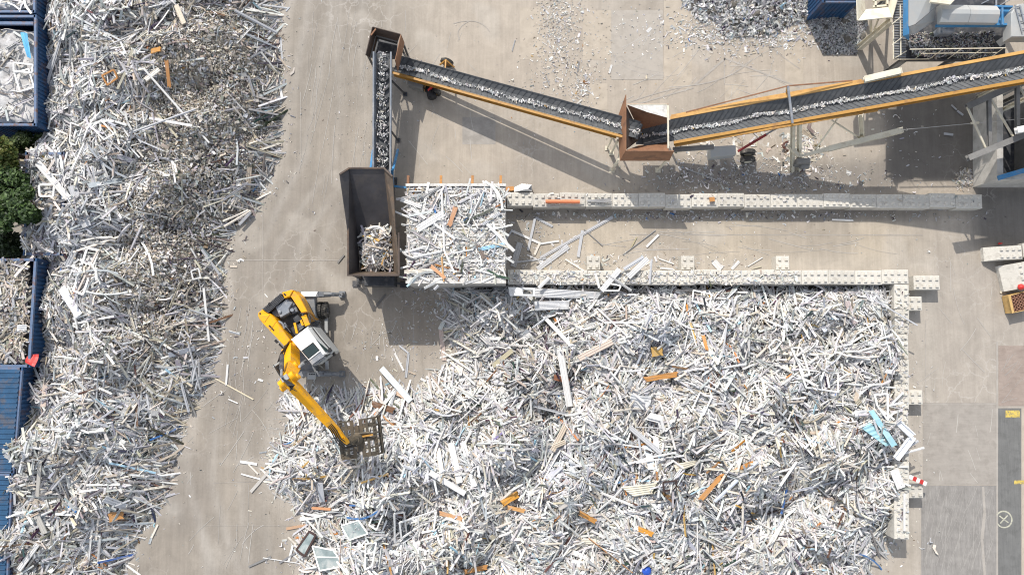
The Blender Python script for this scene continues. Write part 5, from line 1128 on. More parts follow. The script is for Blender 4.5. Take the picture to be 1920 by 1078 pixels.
# flakes riding on the three belts
def belt_load(a,b,o0,spread,n,med,lab,lift):
    a,b,d,L,s,up=frame3(a,b); mb=MB(); t=rng.uniform(0,L,n); q_=SN(int(n),3.0); t=t+.12*np.sin(t*2.3+q_(t,t)); wob=.05*q_(t,0*t); k=rng.normal(0,1,n)*spread*(.7+.5*np.abs(q_(t*1.7,0*t)))+wob+o0
    A=np.array(a)[None]+np.array(d)[None]*t[:,None]+np.array(s)[None]*k[:,None]+np.array(up)[None]*(lift+np.abs(k)*.35+rng.uniform(0,.08,n))[:,None]
    L_=LN(n,med,.4,.06,.42); Rm=rotm(rng.uniform(0,6.28,n),rng.normal(0,.35,n),rng.normal(0,.4,n))
    C=colours(n,dict(white=58,lgrey=22,cream=12,grey=8,ochre=.5))
    kk=rng.integers(0,4,n)
    for q in range(4):
        m=kk==q; mb.inst(*TPL[q],Rm[m],A[m],np.stack([L_,L_*rng.uniform(.2,.5,n),LN(n,.03,.4,.012,.06)],1)[m],C[m],0)
    tag(mb.build("belt_flakes",'scrap',center=True),lab,"shreds",kind="stuff")
belt_load(a1,b1,-.02,.16,430,.11,"white shreds caught between the cleats of the steel conveyor",.05)
belt_load(a2,b2,.06,.06,900,.10,"thin line of white shreds riding on the yellow conveyor",.02)
belt_load(a3,b,.05,.05,1700,.105,"line of white shreds riding up the long conveyor",.03)
# ---------------------------------------------------------------- single pieces that can be picked out
def surf(px,py,H,extra=0.0):
    z=0.5
    for _ in range(12):
        p=P(px,py,z); z=float(H(np.array([p.x]),np.array([p.y]))[0])+extra
    return P(px,py,z)
flat0=lambda x,y:0*x+0.0
deckH=lambda x,y:0*x+ZB+.16
wallH=lambda x,y:0*x+1.84
def span(o,A,B):                                          # lay object (unit length along x) from A to B
    d=B-A; c=(A+B)/2; o.location=c; o.rotation_euler=(0,-math.atan2(d.z,math.hypot(d.x,d.y)),math.atan2(d.y,d.x)); return d.length
def pal(k): c=PAL[k]; return (c[0],c[1],c[2],1)
PROTO=[]
def splinter(seed):
    r=random.Random(seed); n=6; L0=[(-.5+abs(r.gauss(0,.05)),-.5+i/(n-1)) for i in range(n)]; R0=[(.5-abs(r.gauss(0,.06)),.5-i/(n-1)) for i in range(n)]
    mids=[(.15,-.5+r.uniform(0,.12)),(-.1,-.5+r.uniform(0,.06))]; up=[(.1,.5-r.uniform(0,.15)),(-.15,.5-r.uniform(0,.08))]
    pts=[(x,-y) for x,y in L0]; pts=L0+up[::-1]+R0+mids
    k=len(pts); V=[(x,y,-.5) for x,y in pts]+[(x,y,.5+r.uniform(-.3,.3)) for x,y in pts]
    return np.array(V),[tuple(range(k)),tuple(range(2*k-1,k-1,-1))]+[(i,k+i,k+(i+1)%k,(i+1)%k) for i in range(k)]
for i,(tv,tf) in enumerate(TPL+[splinter(3),splinter(8)]):
    m_=MB(); m_.add(tv,tf); me_o=m_.build("plastic_strip",'strip'); PROTO.append(me_o)
taken=set()
def strip(A,B,wd,th,label,group=None,colour='white',k=0,roll=0,cat="plastic strip",name="plastic_strip"):
    o=PROTO[k]
    if k in taken: o=o.copy(); COL.objects.link(o)
    else: taken.add(k)
    o.name=name
    L=span(o,A,B); o.scale=(L,wd,th); e=o.rotation_euler; o.rotation_euler=(roll,e.y,e.z)
    c=pal(colour) if isinstance(colour,str) else (*colour,1); v=rnd.uniform(.9,1.06); o.color=(min(c[0]*v,.85),min(c[1]*v,.85),min(c[2]*v,.85),1)
    return tag(o,label,cat,group)
GR="long pale strips lying on top of the main heap"; LR="long pale plastic strip lying loose on top of the bright main heap"
GL_="long pale strips lying on top of the left heap"; LL="long pale plastic strip lying loose on top of the greyer left heap"
def spread(n,poly,clip,H,label,group,seed,maxl):
    x,y=sample(n*4,poly,clip,.9); N1=SN(seed,6.0); c=0
    for i in range(len(x)):
        if c>=n: break
        if poly is PL and float(fineness(x[i:i+1],y[i:i+1])[0])>.45: continue
        L=float(np.clip(math.exp(rnd.gauss(math.log(1.7),.35)),1.0,maxl)); yaw=float(N1(x[i:i+1],y[i:i+1])[0])*1.3+rnd.gauss(0,.7); e=Vector((math.cos(yaw),math.sin(yaw),0))*L/2
        ends=[]; 
        for sg in (-1,1):
            q=Vector((x[i],y[i],0))+e*sg; ends.append(Vector((q.x,q.y,float(H(np.array([q.x]),np.array([q.y]))[0])+.10+rnd.uniform(0,.14))))
        px,py=to_px(np.array([p.x for p in ends]),np.array([p.y for p in ends]),np.array([p.z for p in ends]))
        if poly is PR and (px.max()>1655 or (py.min()<548)): continue
        if py.max()>1090 or py.min()<-12 or px.min()<30: continue
        if poly is PL and px.min()<70 and py.min()>600: continue
        strip(ends[0],ends[1],rnd.choice((.055,.07,.09,.11,.15)),rnd.choice((.04,.055,.07)),label,group,rnd.choice(('white','white','white','lgrey','cream') if poly is PR else ('white','lgrey','white','lgrey','cream')),rnd.choice((0,1,2,2,3,4,5,6)),rnd.gauss(0,.25)); c+=1
spread(165,PR,PRC,H_right,LR,GR,201,3.2)
spread(95,PL,PLC,H_left,LL,GL_,203,3.0)
# pieces the photograph shows one by one: ends in plan, width, label
hr=lambda p,e=.34: surf(p[0],p[1],H_right,e)
hl=lambda p,e=.3: surf(p[0],p[1],H_left,e)
g0=lambda p,e=.04: surf(p[0],p[1],flat0,e)
dk=lambda p,e=.0: surf(p[0],p[1],deckH,e)
wt_=lambda p,e=.04: surf(p[0],p[1],wallH,e)
S=strip
S(hr((1050,655)),hr((1068,762)),.42,.10,"long broad white board lying upright across the middle of the main heap",colour='white',k=4,cat="board",name="white_board")
S(hr((1024,598)),hr((1078,655)),.26,.09,"slanting broad white board above the long upright board on the heap",colour='white',k=4,cat="board",name="white_board")
S(hr((1060,828)),hr((1036,838)),.3,.08,"short beige board near the centre of the main heap",colour='beige',k=4,cat="board",name="beige_board")
S(hr((1062,795)),hr((1036,845)),.34,.08,"tall beige ribbed board standing slanted in the middle of the heap",colour=(.55,.47,.38),k=4,cat="board",name="beige_board")
S(hr((1148,640)),hr((1085,672)),.4,.06,"pinkish fanned board bundle right of the long white board",colour=(.62,.50,.42),k=4,cat="board",name="beige_board")
S(hr((1215,780)),hr((1245,808)),.55,.3,"fat white hollow panel end lying on the right middle of the heap",colour='white',k=6,cat="panel",name="white_sheet")
S(hr((806,885)),hr((872,925)),.34,.12,"thick white beam lying slanted right of the open grab",colour='white',k=0,cat="board",name="white_board")
S(hr((845,830)),hr((862,905)),.40,.06,"leftmost upright white board of the bundle right of the grab",colour='white',k=4,cat="board",name="white_board")
S(hr((868,828)),hr((890,912)),.34,.06,"rightmost upright white board of the bundle right of the grab",colour='white',k=4,cat="board",name="white_board")
S(hr((821,840)),hr((829,890)),.3,.06,"short upright white board close to the left end of the white bundle",colour='cream',k=4,cat="board",name="white_board")
S(hr((1205,712)),hr((1272,701)),.34,.07,"orange brown board lying flat on the middle right of the heap",colour=(.42,.20,.055),k=9,cat="board",name="brown_board")
S(hr((1221,660)),hr((1243,658)),.62,.05,"square ochre board piece with a strip across it",colour='ochre',k=8,cat="board",name="ochre_board")
S(hr((1318,628)),hr((1326,657)),.22,.06,"small upright orange board right of the ochre square",colour='orange',k=8,cat="board",name="orange_board")
S(hr((1312,938)),hr((1352,892)),.3,.07,"lower half of the cracked orange board low on the heap",colour=(.55,.27,.09),k=8,cat="board",name="orange_board")
S(hr((1350,894)),hr((1413,866)),.24,.07,"upper half of the cracked orange board low on the heap",colour=(.55,.25,.07),k=8,cat="board",name="orange_board")
S(hr((1037,706)),hr((1068,716)),.36,.05,"reddish brown board below the long upright white board",colour=(.36,.14,.07),k=9,cat="board",name="brown_board")
S(hr((940,945)),hr((972,925)),.4,.1,"bright orange crumpled boards low in the middle left of the heap",colour=(.55,.26,.035),k=9,cat="board",name="orange_board")
S(hr((950,950)),hr((985,958)),.24,.06,"tan orange boards beneath the bright orange crumpled boards",colour=(.52,.28,.1),k=9,cat="board",name="orange_board")
S(hr((1195,990)),hr((1225,1002)),.3,.06,"orange board piece near the bottom centre of the heap",colour=(.52,.24,.03),k=9,cat="board",name="orange_board")
S(hr((1085,960)),hr((1118,978)),.3,.06,"orange board piece left of the bottom centre of the heap",colour=(.5,.24,.06),k=9,cat="board",name="orange_board")
S(hr((868,1072)),hr((915,1062)),.3,.06,"orange bent boards at the very bottom edge of the heap",colour=(.52,.25,.08),k=9,cat="board",name="orange_board")
S(hr((823,961)),hr((868,973)),.26,.06,"tan boards right of the white window frames",colour=(.5,.28,.14),k=8,cat="board",name="tan_board")
S(hr((585,952)),hr((620,954)),.16,.06,"short terracotta strip at the left fringe of the main heap",colour=(.55,.27,.13),k=0,cat="board",name="tan_strip")
S(hr((572,720)),hr((560,800)),.1,.04,"thin bent grey strip beside the arm at the heap fringe",colour='lgrey',k=6)
S(hr((572,772)),hr((558,800)),.24,.05,"brown board half hidden under the long yellow arm",colour='brown',k=8,cat="board",name="brown_board")
S(hr((600,905)),hr((604,940)),.35,.06,"small white upright panel left of the lower heap",colour='lgrey',k=0,cat="panel",name="white_sheet")
S(hr((1180,800)),hr((1240,850)),.3,.06,"pale grey ribbed strip right of the fat white panel end",colour='lgrey',k=4,cat="board",name="grey_board")
S(hr((1214,835)),hr((1222,880)),.42,.05,"upright pale blue grey corrugated strip beside the dark hollow",colour=(.5,.55,.58),k=4,cat="board",name="grey_board")
S(hr((1510,560)),hr((1548,622)),.26,.1,"slanting bluish white gutter near the top right of the heap",colour=(.7,.74,.8),k=1,cat="gutter",name="white_gutter")
S(hr((1340,940)),hr((1420,866)),.2,.07,"long bluish white strip right of the cracked orange board",colour=(.6,.63,.7),k=2)
S(hr((715,690)),hr((770,752)),.40,.06,"long pale blue white board with a broken end over the concrete edge",colour=(.62,.67,.70),k=0,cat="board",name="white_board")
S(hr((742,735)),hr((770,750)),.3,.05,"tan strip tucked under the pale blue white board",colour=(.6,.42,.3),k=9,cat="board",name="tan_board")
S(hr((695,756)),hr((740,770)),.4,.06,"dark rusty board right of the arm near the heap edge",colour='brown',k=9,cat="board",name="brown_board")
S(hr((920,830)),hr((945,808)),.12,.05,"purple strip in the middle of the main heap",colour=(.27,.22,.42),k=0)
S(hr((1010,866)),hr((960,838)),.1,.04,"light blue strip left of the central upright board",colour='lblue',k=1)
# on open concrete
for A_,B_,wd,cl,lb in (((518,0),(507,40),.30,'lgrey',"grey pole lying on the road edge at the top of the left heap"),((509,62),(529,186),.16,'white',"very long white strip leaning off the upper left heap onto the road"),
 ((526,68),(529,115),.1,'lgrey',"thin grey strip on the road beside the upper left heap"),((427,683),(424,722),.13,'white',"short white strip standing upright on the road left of the excavator"),
 ((397,706),(475,749),.09,(.62,.56,.42),"long cream batten lying on the road left of the excavator"),((428,748),(446,756),.07,'white',"tiny white strip below the cream batten on the road"),
 ((450,865),(482,870),.17,'white',"short white strip lying apart at the left fringe of the main heap"),((452,888),(488,898),.09,'white',"thin white strip below the short one at the left fringe"),
 ((466,870),(484,888),.09,'cream',"thin cream strip between two white ones at the left fringe"),((470,922),(528,856),.2,(.42,.40,.37),"long brown grey strip pointing down left out of the heap"),
 ((466,1062),(508,1043),.12,(.2,.2,.2),"dark grey bar lying alone at the bottom of the road"),((524,1055),(560,1032),.12,(.22,.22,.23),"dark grey bar beside the brown glazed frame"),
 ((541,1052),(549,1022),.14,'white',"short white strip crossing the dark bar near the bottom"),((537,991),(590,981),.17,(.5,.32,.2),"light brown plank sticking out of the heap's lower left edge"),
 ((493,1045),(565,1056),.05,'white',"thin white strip lying under the brown glazed frame"),((296,983),(284,1008),.12,'cream',"short pale strip lying alone on the road near the lower left heap"),
 ((217,1044),(263,1078),.11,'white',"long white strip crossing the lower end of the left heap"),((633,493),(645,478),.12,(.17,.16,.15),"bent dark scrap lying alone left of the shredder"),
 ((703,576),(723,552),.14,(.14,.13,.12),"dark bar lying on the concrete below the shredder"),((826,612),(833,676),.3,(.55,.44,.38),"pinkish thin plank on the concrete left of the main heap"),
 ((740,662),(757,695),.12,'white',"white strip on open concrete right of the excavator"),((749,648),(766,662),.12,'lgrey',"upper piece of the broken grey strip on open concrete"),((766,662),(761,708),.15,'lgrey',"lower piece of the broken grey strip on open concrete"),
 ((1013,484),(1149,407),.22,(.45,.45,.46),"very long grey strip lying across the lane between the walls"),((1168,478),(1229,432),.07,(.28,.28,.28),"thin dark rod lying in the lane between the walls"),
 ((1212,463),(1235,440),.15,'white',"clean short white strip alone in the lane between the walls"),((1184,464),(1194,445),.08,(.4,.36,.22),"olive stick beside the dark rod in the lane"),
 ((1008,505),(1066,462),.34,'lgrey',"broad grey ribbed board in the lane beside the bunker"),((958,432),(1014,457),.16,'white',"white strip of a broken frame in the shadow beside the bunker"),((948,450),(960,432),.12,'lgrey',"short grey arm of the broken frame in the shadow beside the bunker"),
 ((1014,457),(1048,452),.12,'white',"white strip joined to the broken frame beside the bunker"),((1002,478),(1012,456),.14,'cream',"cream strip leg of the broken frame beside the bunker"),((990,470),(1003,410),.17,'lgrey',"grey strip lying upright in the lane next to the bunker shadow"),
 ((1004,408),(1036,425),.17,'lgrey',"grey strip crossing the lane near the bunker shadow corner"),((975,455),(962,500),.42,(.36,.36,.36),"grey ribbed board standing in the bunker shadow"),((1092,432),(1084,482),.2,'lgrey',"curved grey strip in the middle of the lane"),((1060,486),(1095,508),.12,'cream',"cream strip lying against the long wall in the lane"),
 ((1095,430),(1130,461),.05,(.22,.22,.22),"thin dark rod left of the middle of the lane"),((988,478),(1018,492),.1,'white',"white strip near the foot of the long wall beside the bunker"),((966,492),(1024,485),.12,'lgrey',"grey strip lying level near the bunker foot"),
 ((1236,485),(1264,495),.08,'white',"thin white strip against the long wall in the lane"),((1238,503),(1262,505),.12,'white',"short white strip tight along the long wall"),((1338,490),(1352,505),.42,'white',"broad crumpled white sheet piece against the long wall"),
 ((1372,505),(1386,490),.2,'white',"white bent piece against the long wall right of the crumpled sheet"),((1402,500),(1430,483),.07,'white',"thin bent white strip left of the rightmost lane buttress"),((1409,504),(1428,499),.1,(.5,.46,.36),"short tan strip by the rightmost lane buttress"),
 ((1560,412),(1600,413),.12,'white',"white strip on the shadow edge below the upper wall"),((1626,1024),(1640,1032),.1,'white',"short white strip near the lower end of the side wall"),((1876,550),(1884,535),.12,(.55,.5,.4),"short splintered batten left of the large sloped block"),
 ((966,75),(960,96),.06,'lgrey',"thin grey strip left of the strewn chips"),((1147,122),(1142,138),.13,'white',"white strip lying alone on the slab behind the brown hopper"),((1086,115),(1083,135),.08,(.25,.25,.25),"dark thin strip on the slab left of the white one"),((1030,160),(1023,142),.07,(.25,.25,.25),"dark thin strip on the slab above the yellow conveyor"),
 ((1290,318),(1345,338),.07,(.4,.4,.4),"thin pale rod in the shadow below the long conveyor"),((1784,197),(1794,206),.12,'lgrey',"bent grey strip in the shade left of the trestle"),((1795,208),(1806,216),.14,'lgrey',"lower end of the bent grey strip in the shade left of the trestle"),((1770,251),(1787,253),.16,'lgrey',"short grey piece in the shade left of the bay")):
    S(g0(A_,.05),g0(B_,.05),wd,.05,lb,colour=cl,k=rnd.choice((0,2,3)) if wd<.3 else 4,cat="strip")
S(g0((699,150),.06),g0((699,150),.06)+Vector((.01,0,0)),.01,.01,"",colour='white') if False else None
# on the deck
for A_,B_,wd,cl,lb in (((828,355),(833,470),.13,'white',"longest white strip lying upright on the bunker deck"),((913,420),(964,471),.2,'white',"long white strip sticking out over the right end of the bunker deck"),((907,358),(876,421),.1,'white',"thin white strip slanting on the right half of the bunker deck"),
 ((783,430),(832,400),.42,'white',"broad white board slanting on the left half of the bunker deck"),((833,470),(852,512),.12,'white',"white strip below the longest one on the bunker deck"),((855,387),(842,425),.3,(.45,.24,.13),"brown splintered board on the bunker deck"),((807,498),(835,522),.22,(.58,.30,.15),"tan orange board crossing near the front of the bunker deck"),
 ((828,482),(832,528),.1,(.55,.33,.14),"thin ochre batten pointing over the front of the bunker deck"),((897,468),(946,458),.22,(.30,.52,.66),"light blue strip near the right end of the bunker deck"),((751,374),(790,388),.26,'white',"white board bridging from the shredder to the bunker deck"),((741,397),(782,414),.12,'white',"lower white strip bridging from the shredder to the bunker deck"),
 ((771,512),(806,527),.14,'white',"white strip lying near the front left corner of the bunker deck"),((758,510),(815,506),.22,'cream',"cream board lying level on the front left of the bunker deck"),((771,390),(797,410),.2,'white',"white board left of the centre of the bunker deck"),((905,421),(938,399),.2,'lgrey',"grey board slanting on the right half of the bunker deck"),
 ((788,372),(826,350),.18,(.28,.28,.28),"dark grey strip at the back left of the bunker deck"),((909,387),(932,370),.14,(.25,.25,.25),"dark strip at the back right of the bunker deck"),((755,475),(800,462),.16,'white',"white strip reaching over the left edge of the bunker deck"),((770,484),(829,471),.16,'white',"white strip just below the one over the left edge of the deck"),
 ((786,505),(826,485),.16,(.3,.29,.28),"dark slanting strip near the front of the bunker deck"),((890,506),(924,514),.12,'white',"white strip near the front right of the bunker deck"),((896,460),(908,485),.26,(.16,.12,.10),"dark brown board near the right end of the bunker deck"),((822,535),(814,543),.16,'lgrey',"grey board end hanging over the front of the bunker deck")):
    S(dk(A_,.10),dk(B_,.10),wd,.06,lb,colour=cl,k=2 if wd<.2 else (8 if not isinstance(cl,str) and cl[0]>cl[2]*1.7 else 4),cat="strip")
# over the middle wall
for A_,B_,wd,cl,lb in (((1162,505),(1128,545),.35,'white',"broad pale board leaning from the lane across the long wall"),((1215,485),(1178,520),.35,'white',"white board crossing the long wall left of centre"),((1207,482),(1170,505),.24,'lgrey',"grey strip pair crossing over the long wall"),((1222,486),(1218,532),.13,'lgrey',"thin grey strip upright across the long wall"),((1116,512),(1124,540),.16,'white',"white strip leaning over the wall left of the grey one"),((1030,520),(1010,540),.22,'white',"crumpled white strip over the wall near the bunker"),((1184,545),(1140,515),.16,(.4,.4,.4),"grey bent strip on the wall above the corrugated sheets")):
    S(wt_(A_,.1),wt_(B_,.14),wd,.07,lb,colour=cl,k=4 if wd>.3 else 2,cat="strip")
S(wt_((1684,792),.5),wt_((1712,818),.5),.4,.16,"upper arm of the bent white gutter spilling over the side wall",colour=(.75,.77,.8),k=1,cat="gutter",name="white_gutter")
S(wt_((1712,818),.45),wt_((1680,860),.35),.4,.16,"lower arm of the bent white gutter spilling over the side wall",colour=(.75,.77,.8),k=1,cat="gutter",name="white_gutter")
S(wt_((1690,846),.2),wt_((1722,826),.2),.16,.06,"pale strip fanned over the side wall under the bent gutter",colour='lgrey',k=2)
S(wt_((1694,850),.12),wt_((1733,839),.12),.14,.06,"white strip fanned furthest out over the side wall",colour='white',k=2)
S(wt_((1696,925),.1),wt_((1696,995),.1),.13,.06,"thin white strip lying along the lower end of the side wall",colour='white',k=2)
S(wt_((1636,560),.3),wt_((1720,610),.1),.08,.05,"thin grey pole reaching out over the side wall near its top",colour='lgrey',k=0)
S(wt_((1676,880),.15),wt_((1690,915),.15),.55,.05,"broad white board lying on the lower part of the side wall",colour='white',k=4,cat="board",name="white_board")
# left heap pieces
for A_,B_,wd,cl,kk,lb in (((70,305),(128,372),.42,'white',4,"big white ribbed board slanting below the left trees"),((135,348),(163,425),.55,'lgrey',4,"broad pale grey board standing upright on the left heap"),((115,540),(148,592),.5,(.66,.68,.74),4,"broad bluish white board in the left heap below the ladder frame"),((125,500),(140,470),.4,'lgrey',4,"grey board leaning above the bluish white board"),
 ((270,130),(392,268),.12,'white',2,"very long thin white strip crossing the upper left heap"),((280,222),(360,236),.16,'white',0,"level white strip in the upper left heap"),((242,250),(366,205),.14,'lgrey',2,"long grey strip crossing the very long white one"),((250,95),(257,160),.3,(.48,.47,.45),4,"upright grey beige board in the upper left heap"),((283,97),(302,92),.34,(.5,.24,.05),0,"orange wooden block in the upper left heap"),
 ((272,150),(298,130),.3,'cream',4,"cream board below the orange wooden block"),((312,112),(318,165),.24,(.42,.2,.07),0,"upright brown board right of the orange wooden block"),((105,75),(110,105),.34,'cream',4,"short cream board next to the upper left container"),((92,130),(114,90),.42,'lgrey',1,"grey gutter lying against the upper left container"),((70,218),(114,70),.2,'lgrey',2,"long pale strip slanting over the upper container edge"),
 ((330,10),(345,45),.32,'beige',4,"beige grey board at the top of the left heap"),((440,20),(520,62),.2,'lgrey',2,"long grey strip at the top right of the left heap"),((210,950),(244,937),.1,'lgrey',0,"grey strip above the orange brown box in the lower left heap"),((203,970),(232,963),.62,(.42,.21,.07),0,"orange brown broken box in the lower left heap"),((196,935),(236,950),.45,'lgrey',4,"grey ribbed board above the orange brown box"),
 ((75,865),(70,930),.22,(.5,.47,.42),0,"upright beige pole in the lower left heap"),((68,965),(84,1000),.34,(.5,.48,.44),4,"broad beige board near the bottom of the left heap"),((35,1068),(70,1020),.32,'white',4,"white board at the bottom left corner of the left heap"),((54,808),(66,880),.26,'lgrey',6,"bent grey strip at the left flank of the lower heap"),((80,805),(165,803),.1,'white',0,"level thin white strip across the lower left heap"),
 ((375,730),(352,640),.1,'lgrey',2,"long grey strip along the road edge of the left heap"),((382,540),(392,640),.14,'white',0,"long white strip along the middle road edge of the left heap"),((376,690),(365,735),.16,'lgrey',2,"grey strip among the road edge bundle of the left heap"),((368,675),(357,725),.2,'lgrey',1,"grey gutter among the road edge bundle of the left heap"),((340,720),(354,772),.18,'lgrey',2,"grey strip left of the road edge bundle"),
 ((412,515),(378,468),.16,'lgrey',2,"grey strip poking out at the narrow middle of the left heap"),((420,425),(470,395),.16,'cream',2,"lower cream strip of the fan at the road edge of the left heap"),((418,415),(466,394),.14,'cream',2,"upper cream strip of the fan at the road edge of the left heap"),((448,422),(470,398),.2,'lgrey',4,"grey board of the fan at the road edge of the left heap"),((130,488),(210,440),.1,(.12,.12,.13),0,"thin dark pole across the left heap below the trees"),((66,700),(74,664),.0,'white',0,"")):
    if lb: S(hl(A_,.36),hl(B_,.36),wd,.07,lb,colour=cl,k=(8 if wd>.2 and not isinstance(cl,str) and cl[0]>cl[2]*2 else kk),cat="strip" if wd<.2 else "board",name="plastic_strip" if wd<.2 else "scrap_board")
# window frames, bare and glazed
def frame_obj(c4,H,label,group=None,bars=0,cl='white',w_=.08,glass=False,e=.42,mull=None):
    q=[surf(p[0],p[1],H,e) for p in c4]; n=(q[1]-q[0]).cross(q[3]-q[0]).normalized(); n=n if n.z>0 else -n
    c=sum(q,Vector())/4; o=thing("window_frame",label,"window frame",(c.x,c.y,c.z-.05),group)
    mm=mat_frame[cl]; mb=MB()
    # flatten onto one plane
    q=[p-n*((p-c).dot(n)) for p in q]
    for i in range(4): mb.beam(q[i],q[(i+1)%4],w_+.002*i,.06+.003*i,0,n)
    mb.build("outer_frame",mm,o)
    for k in range(bars):
        t=(k+1)/(bars+1); mb=MB(); mb.beam(lerp(q[0],q[1],t),lerp(q[3],q[2],t),w_*.9,.05,0,n); mb.build("mullion",mm,o)
    if mull: mb=MB(); mb.beam(lerp(q[0],q[3],mull),lerp(q[1],q[2],mull),w_*.9,.05,0,n); mb.build("transom",mm,o)
    if glass: mb=MB(); mb.plate([p+n*.0 for p in q],.012); mb.build("pane",'pane',o)
mat_frame=dict(white='white',brown='dwood',dark='dsteel',tan='wood')
frame_obj([(588,1022),(627,1030),(640,1064),(602,1068)],H_right,"white glazed window with a cross bar at the lower left of the heap",glass=True,mull=.45)
frame_obj([(556,1030),(580,996),(592,1003),(571,1042)],H_right,"dark brown glazed window frame lying at the lower left edge",cl='brown',glass=True,w_=.13)
frame_obj([(748,974),(816,952),(822,982),(752,1003)],H_right,"white two light window frame right of the glazed white window",bars=1,w_=.1)
frame_obj([(737,960),(755,958),(770,1010),(738,1015)],H_right,"narrow white frame crossing left of the two light frame",w_=.09)
frame_obj([(684,1018),(704,1016),(703,1064),(683,1066)],H_right,"small upright white frame with two bars near the bottom left",mull=.4,w_=.08)
frame_obj([(700,960),(720,955),(712,990),(690,985)],H_right,"tilted white frame above the small upright frame")
frame_obj([(640,985),(672,975),(690,1000),(655,1012)],H_right,"white frame holding bluish glass near the bottom left",glass=True)
frame_obj([(1440,650),(1454,635),(1468,642),(1448,662)],H_right,"small tilted white frame in the upper right of the heap")
frame_obj([(1500,692),(1572,700),(1570,735),(1512,726)],H_right,"wide white frame with one bar in the right part of the heap",bars=1,w_=.09)
frame_obj([(1445,690),(1470,693),(1472,696),(1446,695)][:0] or [(1484,652),(1502,652),(1517,702),(1508,705)],H_right,"long narrow white frame above the wide one",w_=.1)
frame_obj([(1312,735),(1334,744),(1320,780),(1298,765)],H_right,"white frame standing askew left of the dark frame")
frame_obj([(1448,760),(1472,745),(1480,775),(1458,782)],H_right,"dark grey bent frame in the right middle of the heap",cl='dark',w_=.09)
frame_obj([(1242,903),(1268,900),(1268,918),(1244,920)],H_right,"small brown frame in the lower middle of the heap",cl='brown',w_=.08)
frame_obj([(950,720),(982,720),(982,730),(950,730)],H_right,"small black grid frame near the upper middle of the heap",cl='dark',bars=2)
frame_obj([(1640,740),(1664,738),(1664,788),(1645,760)],H_right,"white triangular braced frame at the side wall",w_=.1)
frame_obj([(1136,530),(1164,536),(1160,545),(1132,545)],wallH,"white frame leaning on the long wall near the corrugated sheets",e=.1)
frame_obj([(1300,545),(1335,552),(1330,572),(1298,565)],H_right,"white frame in the shade under the long wall")
frame_obj([(132,230),(154,238),(146,274),(130,268)],H_left,"narrow white frame standing upright in the upper left heap",e=.35)
frame_obj([(172,238),(190,226),(215,252),(195,262)],H_left,"tilted white frame right of the narrow upright one",e=.35)
frame_obj([(190,142),(212,131),(224,147),(200,160)],H_left,"light brown wooden frame in the upper left heap",cl='tan',e=.35,w_=.09)
frame_obj([(164,465),(185,470),(155,552),(138,545)],H_left,"long white ladder like frame with rungs in the left heap",bars=0,mull=.34,e=.4,w_=.13)
frame_obj([(73,347),(102,345),(100,368),(75,368)],H_left,"small cream frame beside the left trees",e=.5,w_=.12)
frame_obj([(358,508),(372,503),(376,520),(362,524)],H_left,"small grey double frame near the narrow road edge",e=.3)
conH=lambda x,y:0*x+2.3
frame_obj([(26,118),(62,122),(60,137),(26,134)],conH,"upper white frame lying in the open container",e=.15,w_=.1)
frame_obj([(27,137),(54,130),(64,164),(38,172)],conH,"lower white frame lying in the open container",e=.10,w_=.1)
# corrugated sheets and other odd pieces
def sheet_corr(c4,H,name,m_,label,cat,ribs=9,e=.3,amp=.05):
    q=[surf(p[0],p[1],H,e) for p in c4]; c=sum(q,Vector())/4; n=(q[1]-q[0]).cross(q[3]-q[0]).normalized(); n=n if n.z>0 else -n
    V=[];k=ribs*2
    for i in range(k+1):
        for j in range(6):
            t,u=i/k,j/5; p=lerp(lerp(q[0],q[1],u),lerp(q[3],q[2],u),t)+n*(amp*(i%2)+.06*math.sin(u*4+t*2)); V.append(p)
    m=len(V); F=[]
    for i in range(k):
        for j in range(5): a_=i*6+j; F+=[(a_,a_+1,a_+7,a_+6),(m+a_+6,m+a_+7,m+a_+1,m+a_)]
    V+=[p-n*.012 for p in V]; mb=MB(); mb.add(V,F); o=mb.build(name,m_,center=True); return tag(o,label,cat)
sheet_corr([(1003,540),(1128,548),(1120,560),(1000,558)],wallH,"corrugated_sheet",'sheetw',"upper white corrugated sheet lying under the long wall","corrugated sheet",6,-.3)
sheet_corr([(1002,565),(1068,564),(1066,580),(1003,582)],H_right,"corrugated_sheet",'sheetw',"lower white corrugated sheet on the heap near the bunker","corrugated sheet",7,.45)
sheet_corr([(1612,800),(1632,792),(1680,832),(1660,836)],H_right,"pale_blue_sheet",'cyan',"wide pale blue ribbed panel near the side wall","panel",6,.5,.04)
sheet_corr([(1628,770),(1638,768),(1683,834),(1672,838)],H_right,"pale_blue_sheet",'cyan',"narrow curved pale blue panel beside the wide one","panel",2,.65,.09)
sheet_corr([(1602,770),(1626,768),(1625,780),(1603,782)],H_right,"white_sheet",'sheetw',"small white panel above the pale blue panels","panel",2,.6,.02)
sheet_corr([(1128,893),(1225,905),(1222,925),(1140,935)][:0] or [(1164,912),(1232,905),(1228,926),(1190,930)],H_right,"ribbed_sheet",'cream',"beige ribbed panel in the lower middle of the heap","panel",5,.35,.04)
sheet_corr([(1262,870),(1310,862),(1312,868),(1268,886)],H_right,"ribbed_sheet",'cream',"pale ribbed panel beside the dark hollow in the heap","panel",3,.4,.03)
sheet_corr([(1184,738),(1222,744),(1218,772),(1178,762)],H_right,"ribbed_sheet",'sheetw',"white ribbed panel stack right of the heap's middle","panel",5,.3,.04)
sheet_corr([(33,609),(49,609),(49,622),(33,622)],lambda x,y:0*x+2.4,"white_sheet",'sheetw',"stack of white panels in the dark blue container","panel",4,.1,.03)
sheet_corr([(47,679),(54,664),(72,664),(66,688)],H_left,"red_sheet",'red',"bright red crumpled panel on the container corner","panel",2,1.2,.03)
